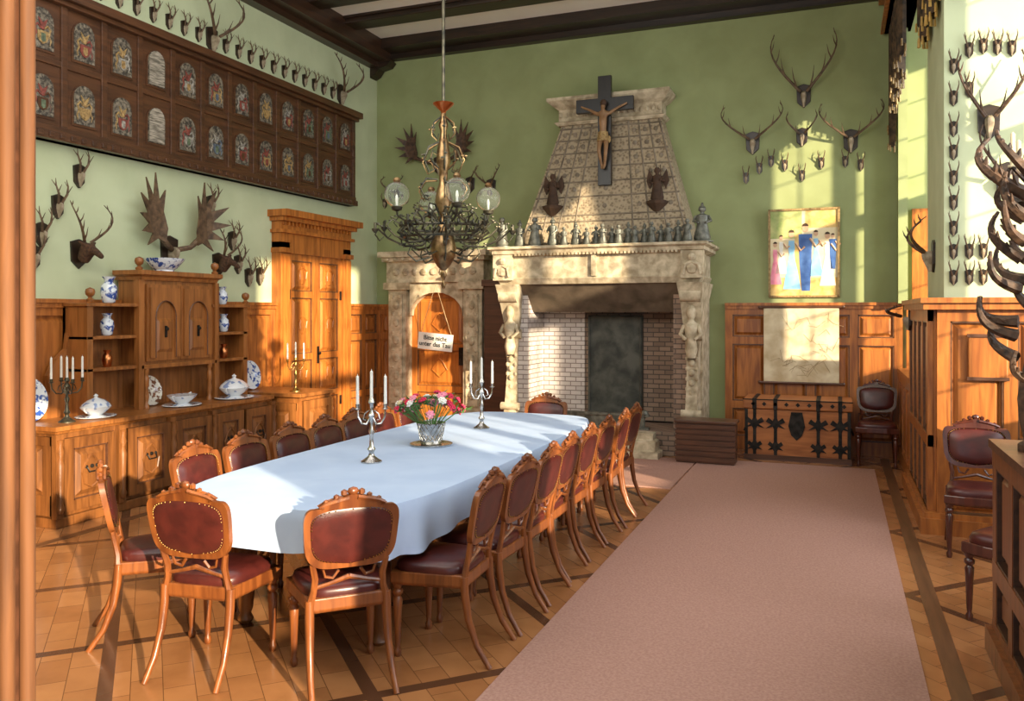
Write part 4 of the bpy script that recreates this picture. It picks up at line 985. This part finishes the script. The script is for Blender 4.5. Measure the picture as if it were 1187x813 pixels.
def tureen(loc,k,label,lid=True,mat='porcw'):
    r=root('tureen' if lid else 'serving_dish',label,'tableware',loc,20)
    MB().lathe([(.09*k,0),(.10*k,.01*k),(.06*k,.03*k),(.10*k,.06*k),(.14*k,.1*k),(.15*k,.12*k),(.13*k,.12*k),(.001,.1*k)],(0,0,0),20,None,1,1.3).obj('bowl',mat,r,smooth=True)
    MB().lathe([(.17*k,0),(.20*k,.015*k),(.19*k,.02*k),(.1*k,.005*k)],(0,0,0),20,None,1,1.25).obj('saucer',mat,r,smooth=True)
    if lid: MB().lathe([(.145*k,.12*k),(.13*k,.15*k),(.08*k,.19*k),(.03*k,.21*k),(.015*k,.22*k),(.025*k,.24*k),(.001,.26*k)],(0,0,0),20,None,1,1.3).obj('lid',mat,r,smooth=True)
    for s in (-1,1): MB().tube([(0,s*.19*k,.07*k),(0,s*.24*k,.10*k),(0,s*.235*k,.125*k),(0,s*.19*k,.12*k)],.008*k,5).obj('handle',mat,r,smooth=True)
tureen((-5.90,5.30,.80),.78,'small blue and white porcelain tureen with lid on sideboard')
tureen((-5.86,6.26,.80),.88,'oval white porcelain serving dish on sideboard',False)
tureen((-5.86,7.0,.80),.98,'large blue and white lidded porcelain tureen on sideboard')
def vase(loc,k,label,mat='porc'):
    o=MB().lathe([(.035*k,0),(.045*k,.01*k),(.06*k,.08*k),(.055*k,.13*k),(.03*k,.16*k),(.035*k,.18*k),(.05*k,.2*k),(.04*k,.2*k),(.001,.15*k)],(0,0,0),16).obj('vase',mat,smooth=True)
    tag(o,label,'vase',loc=loc)
vase((-6.10,5.62,1.78),1.2,'blue and white porcelain vase on top of shelf')
vase((-6.10,5.60,1.49),1.0,'blue and white porcelain jar on the open shelf')
vase((-6.10,7.12,1.49),.95,'blue and white porcelain jar on the open shelf')
vase((-6.10,7.10,1.78),.95,'blue and white porcelain vase on top of shelf')
vase((-6.10,5.6,1.21),.75,'small copper pot on the lower shelf','copper')
vase((-6.10,7.12,1.21),.75,'small copper pot on the lower shelf','copper')
o=MB().lathe([(.09,0),(.09,.02),(.12,.04),(.18,.11),(.19,.13),(.175,.125),(.11,.05),(.001,.03)],(0,0,0),24).obj('porcelain_bowl','porc',smooth=True); tag(o,'wide blue and white porcelain bowl on top of cupboard','bowl',loc=(-6.10,6.28,2.09))

# ---------------------------------------------------------------- pelmet
r=root('curtain_pelmet','carved pelmet with dark brocade valance and gold fringe','curtain pelmet',(.7,9.0,4.4))
b=MB(); b.box(.52,.80,8.9,10.6,4.95,5.4); b.box(.46,.80,8.86,10.62,5.3,5.4); b.box(.48,.80,8.88,10.6,4.95,5.0); b.obj('pelmet_box','door',r,world=True)
b=MB(); b2=MB(); n=68
ya,yb2=8.9,10.58
top=[];bot=[]
for i in range(n+1):
    q=i/n; yy=ya+(yb2-ya)*q; sc=abs(math.sin(q*PI*3)); xx=.60+.04*math.sin(q*PI*24)
    zb=4.35-.35*sc-(.45 if q>.86 else 0)
    top.append((xx,yy,4.97)); bot.append((xx,yy,zb))
    b2.tube([(xx-.006,yy,zb+.02),(xx-.006,yy,zb-.05)],[.008,.011],4)
b.add(top+bot,[(i,i+1,i+2+n,i+1+n) for i in range(n)]); b.obj('valance','curtain',r,world=True,smooth=True)
b2.obj('gold_fringe','mgold',r,world=True,kind='stuff')
r=root('curtain_pelmet','dark brocade valance with gold fringe beside the pier','curtain pelmet',(.7,7.2,4.4))
MB().box(.72,.82,5.6,8.85,4.95,5.4).obj('pelmet_box','door',r,world=True)
b=MB(); b2=MB(); top=[];bot=[]; n=90
for i in range(n+1):
    q=i/n; yy=5.6+3.25*q; sc=abs(math.sin(q*PI*5)); xx=.755+.035*math.sin(q*PI*40); zb=4.5-.3*sc
    top.append((xx,yy,4.97)); bot.append((xx,yy,zb)); b2.tube([(xx-.006,yy,zb+.02),(xx-.006,yy,zb-.06)],[.009,.012],4)
b.add(top+bot,[(i,i+1,i+2+n,i+1+n) for i in range(n)]); b.obj('valance','curtain',r,world=True,smooth=True)
b2.obj('gold_fringe','gold',r,world=True,kind='stuff')

# ---------------------------------------------------------------- lights
w=bpy.data.worlds.new('World'); scn.world=w; w.use_nodes=True
bg=w.node_tree.nodes['Background']; bg.inputs[0].default_value=(.72,.84,1,1); bg.inputs[1].default_value=1.3
def light(kind,name,loc,energy,color,dirv=None,size=None,sy=None,angle=None):
    l=bpy.data.lights.new(name,kind); l.energy=energy; l.color=color
    if kind=='AREA':
        l.shape='RECTANGLE'; l.size=size; l.size_y=sy
    if kind=='SUN': l.angle=angle
    o=bpy.data.objects.new(name,l); COL.objects.link(o); o.location=loc
    o.rotation_euler=Vector(dirv).to_track_quat('-Z','Y').to_euler()
    return o
light('SUN','sun',(6,0,6),12,(1,.83,.58),(-.78,.55,-.24),angle=math.radians(.8))
for i,(a,c) in enumerate(wins):
    light('AREA','window_daylight',(XO-.05,(a+c)/2,3.3),105,(.92,.96,1),(-1,0,-.15),c-a,3.2)
light('AREA','ceiling_fill',(-2.9,4.0,5.3),95,(.97,.97,1),(0,0,-1),4.5,5)
light('AREA','front_wall_fill',(-3.0,1.1,4.2),140,(1,.97,.92),(0,1,-.2),5,2)  # added fill above the entrance, no fixture there
light('AREA','upward_fill',(-2.6,3.2,3.7),80,(1,.95,.88),(0,.8,.6),4,1.2)  # added fill aimed upward to brighten the ceiling, no fixture there

# ---------------------------------------------------------------- camera
cam=bpy.data.cameras.new('camera'); co=bpy.data.objects.new('camera',cam); COL.objects.link(co)
co.location=(0,0,1.7); co.rotation_euler=(math.radians(90),0,math.radians(21.39))
cam.sensor_width=36; cam.lens=36*960/1187; cam.shift_y=-44.5/1187; cam.clip_start=.05
scn.camera=co
scn.view_settings.view_transform='Standard'
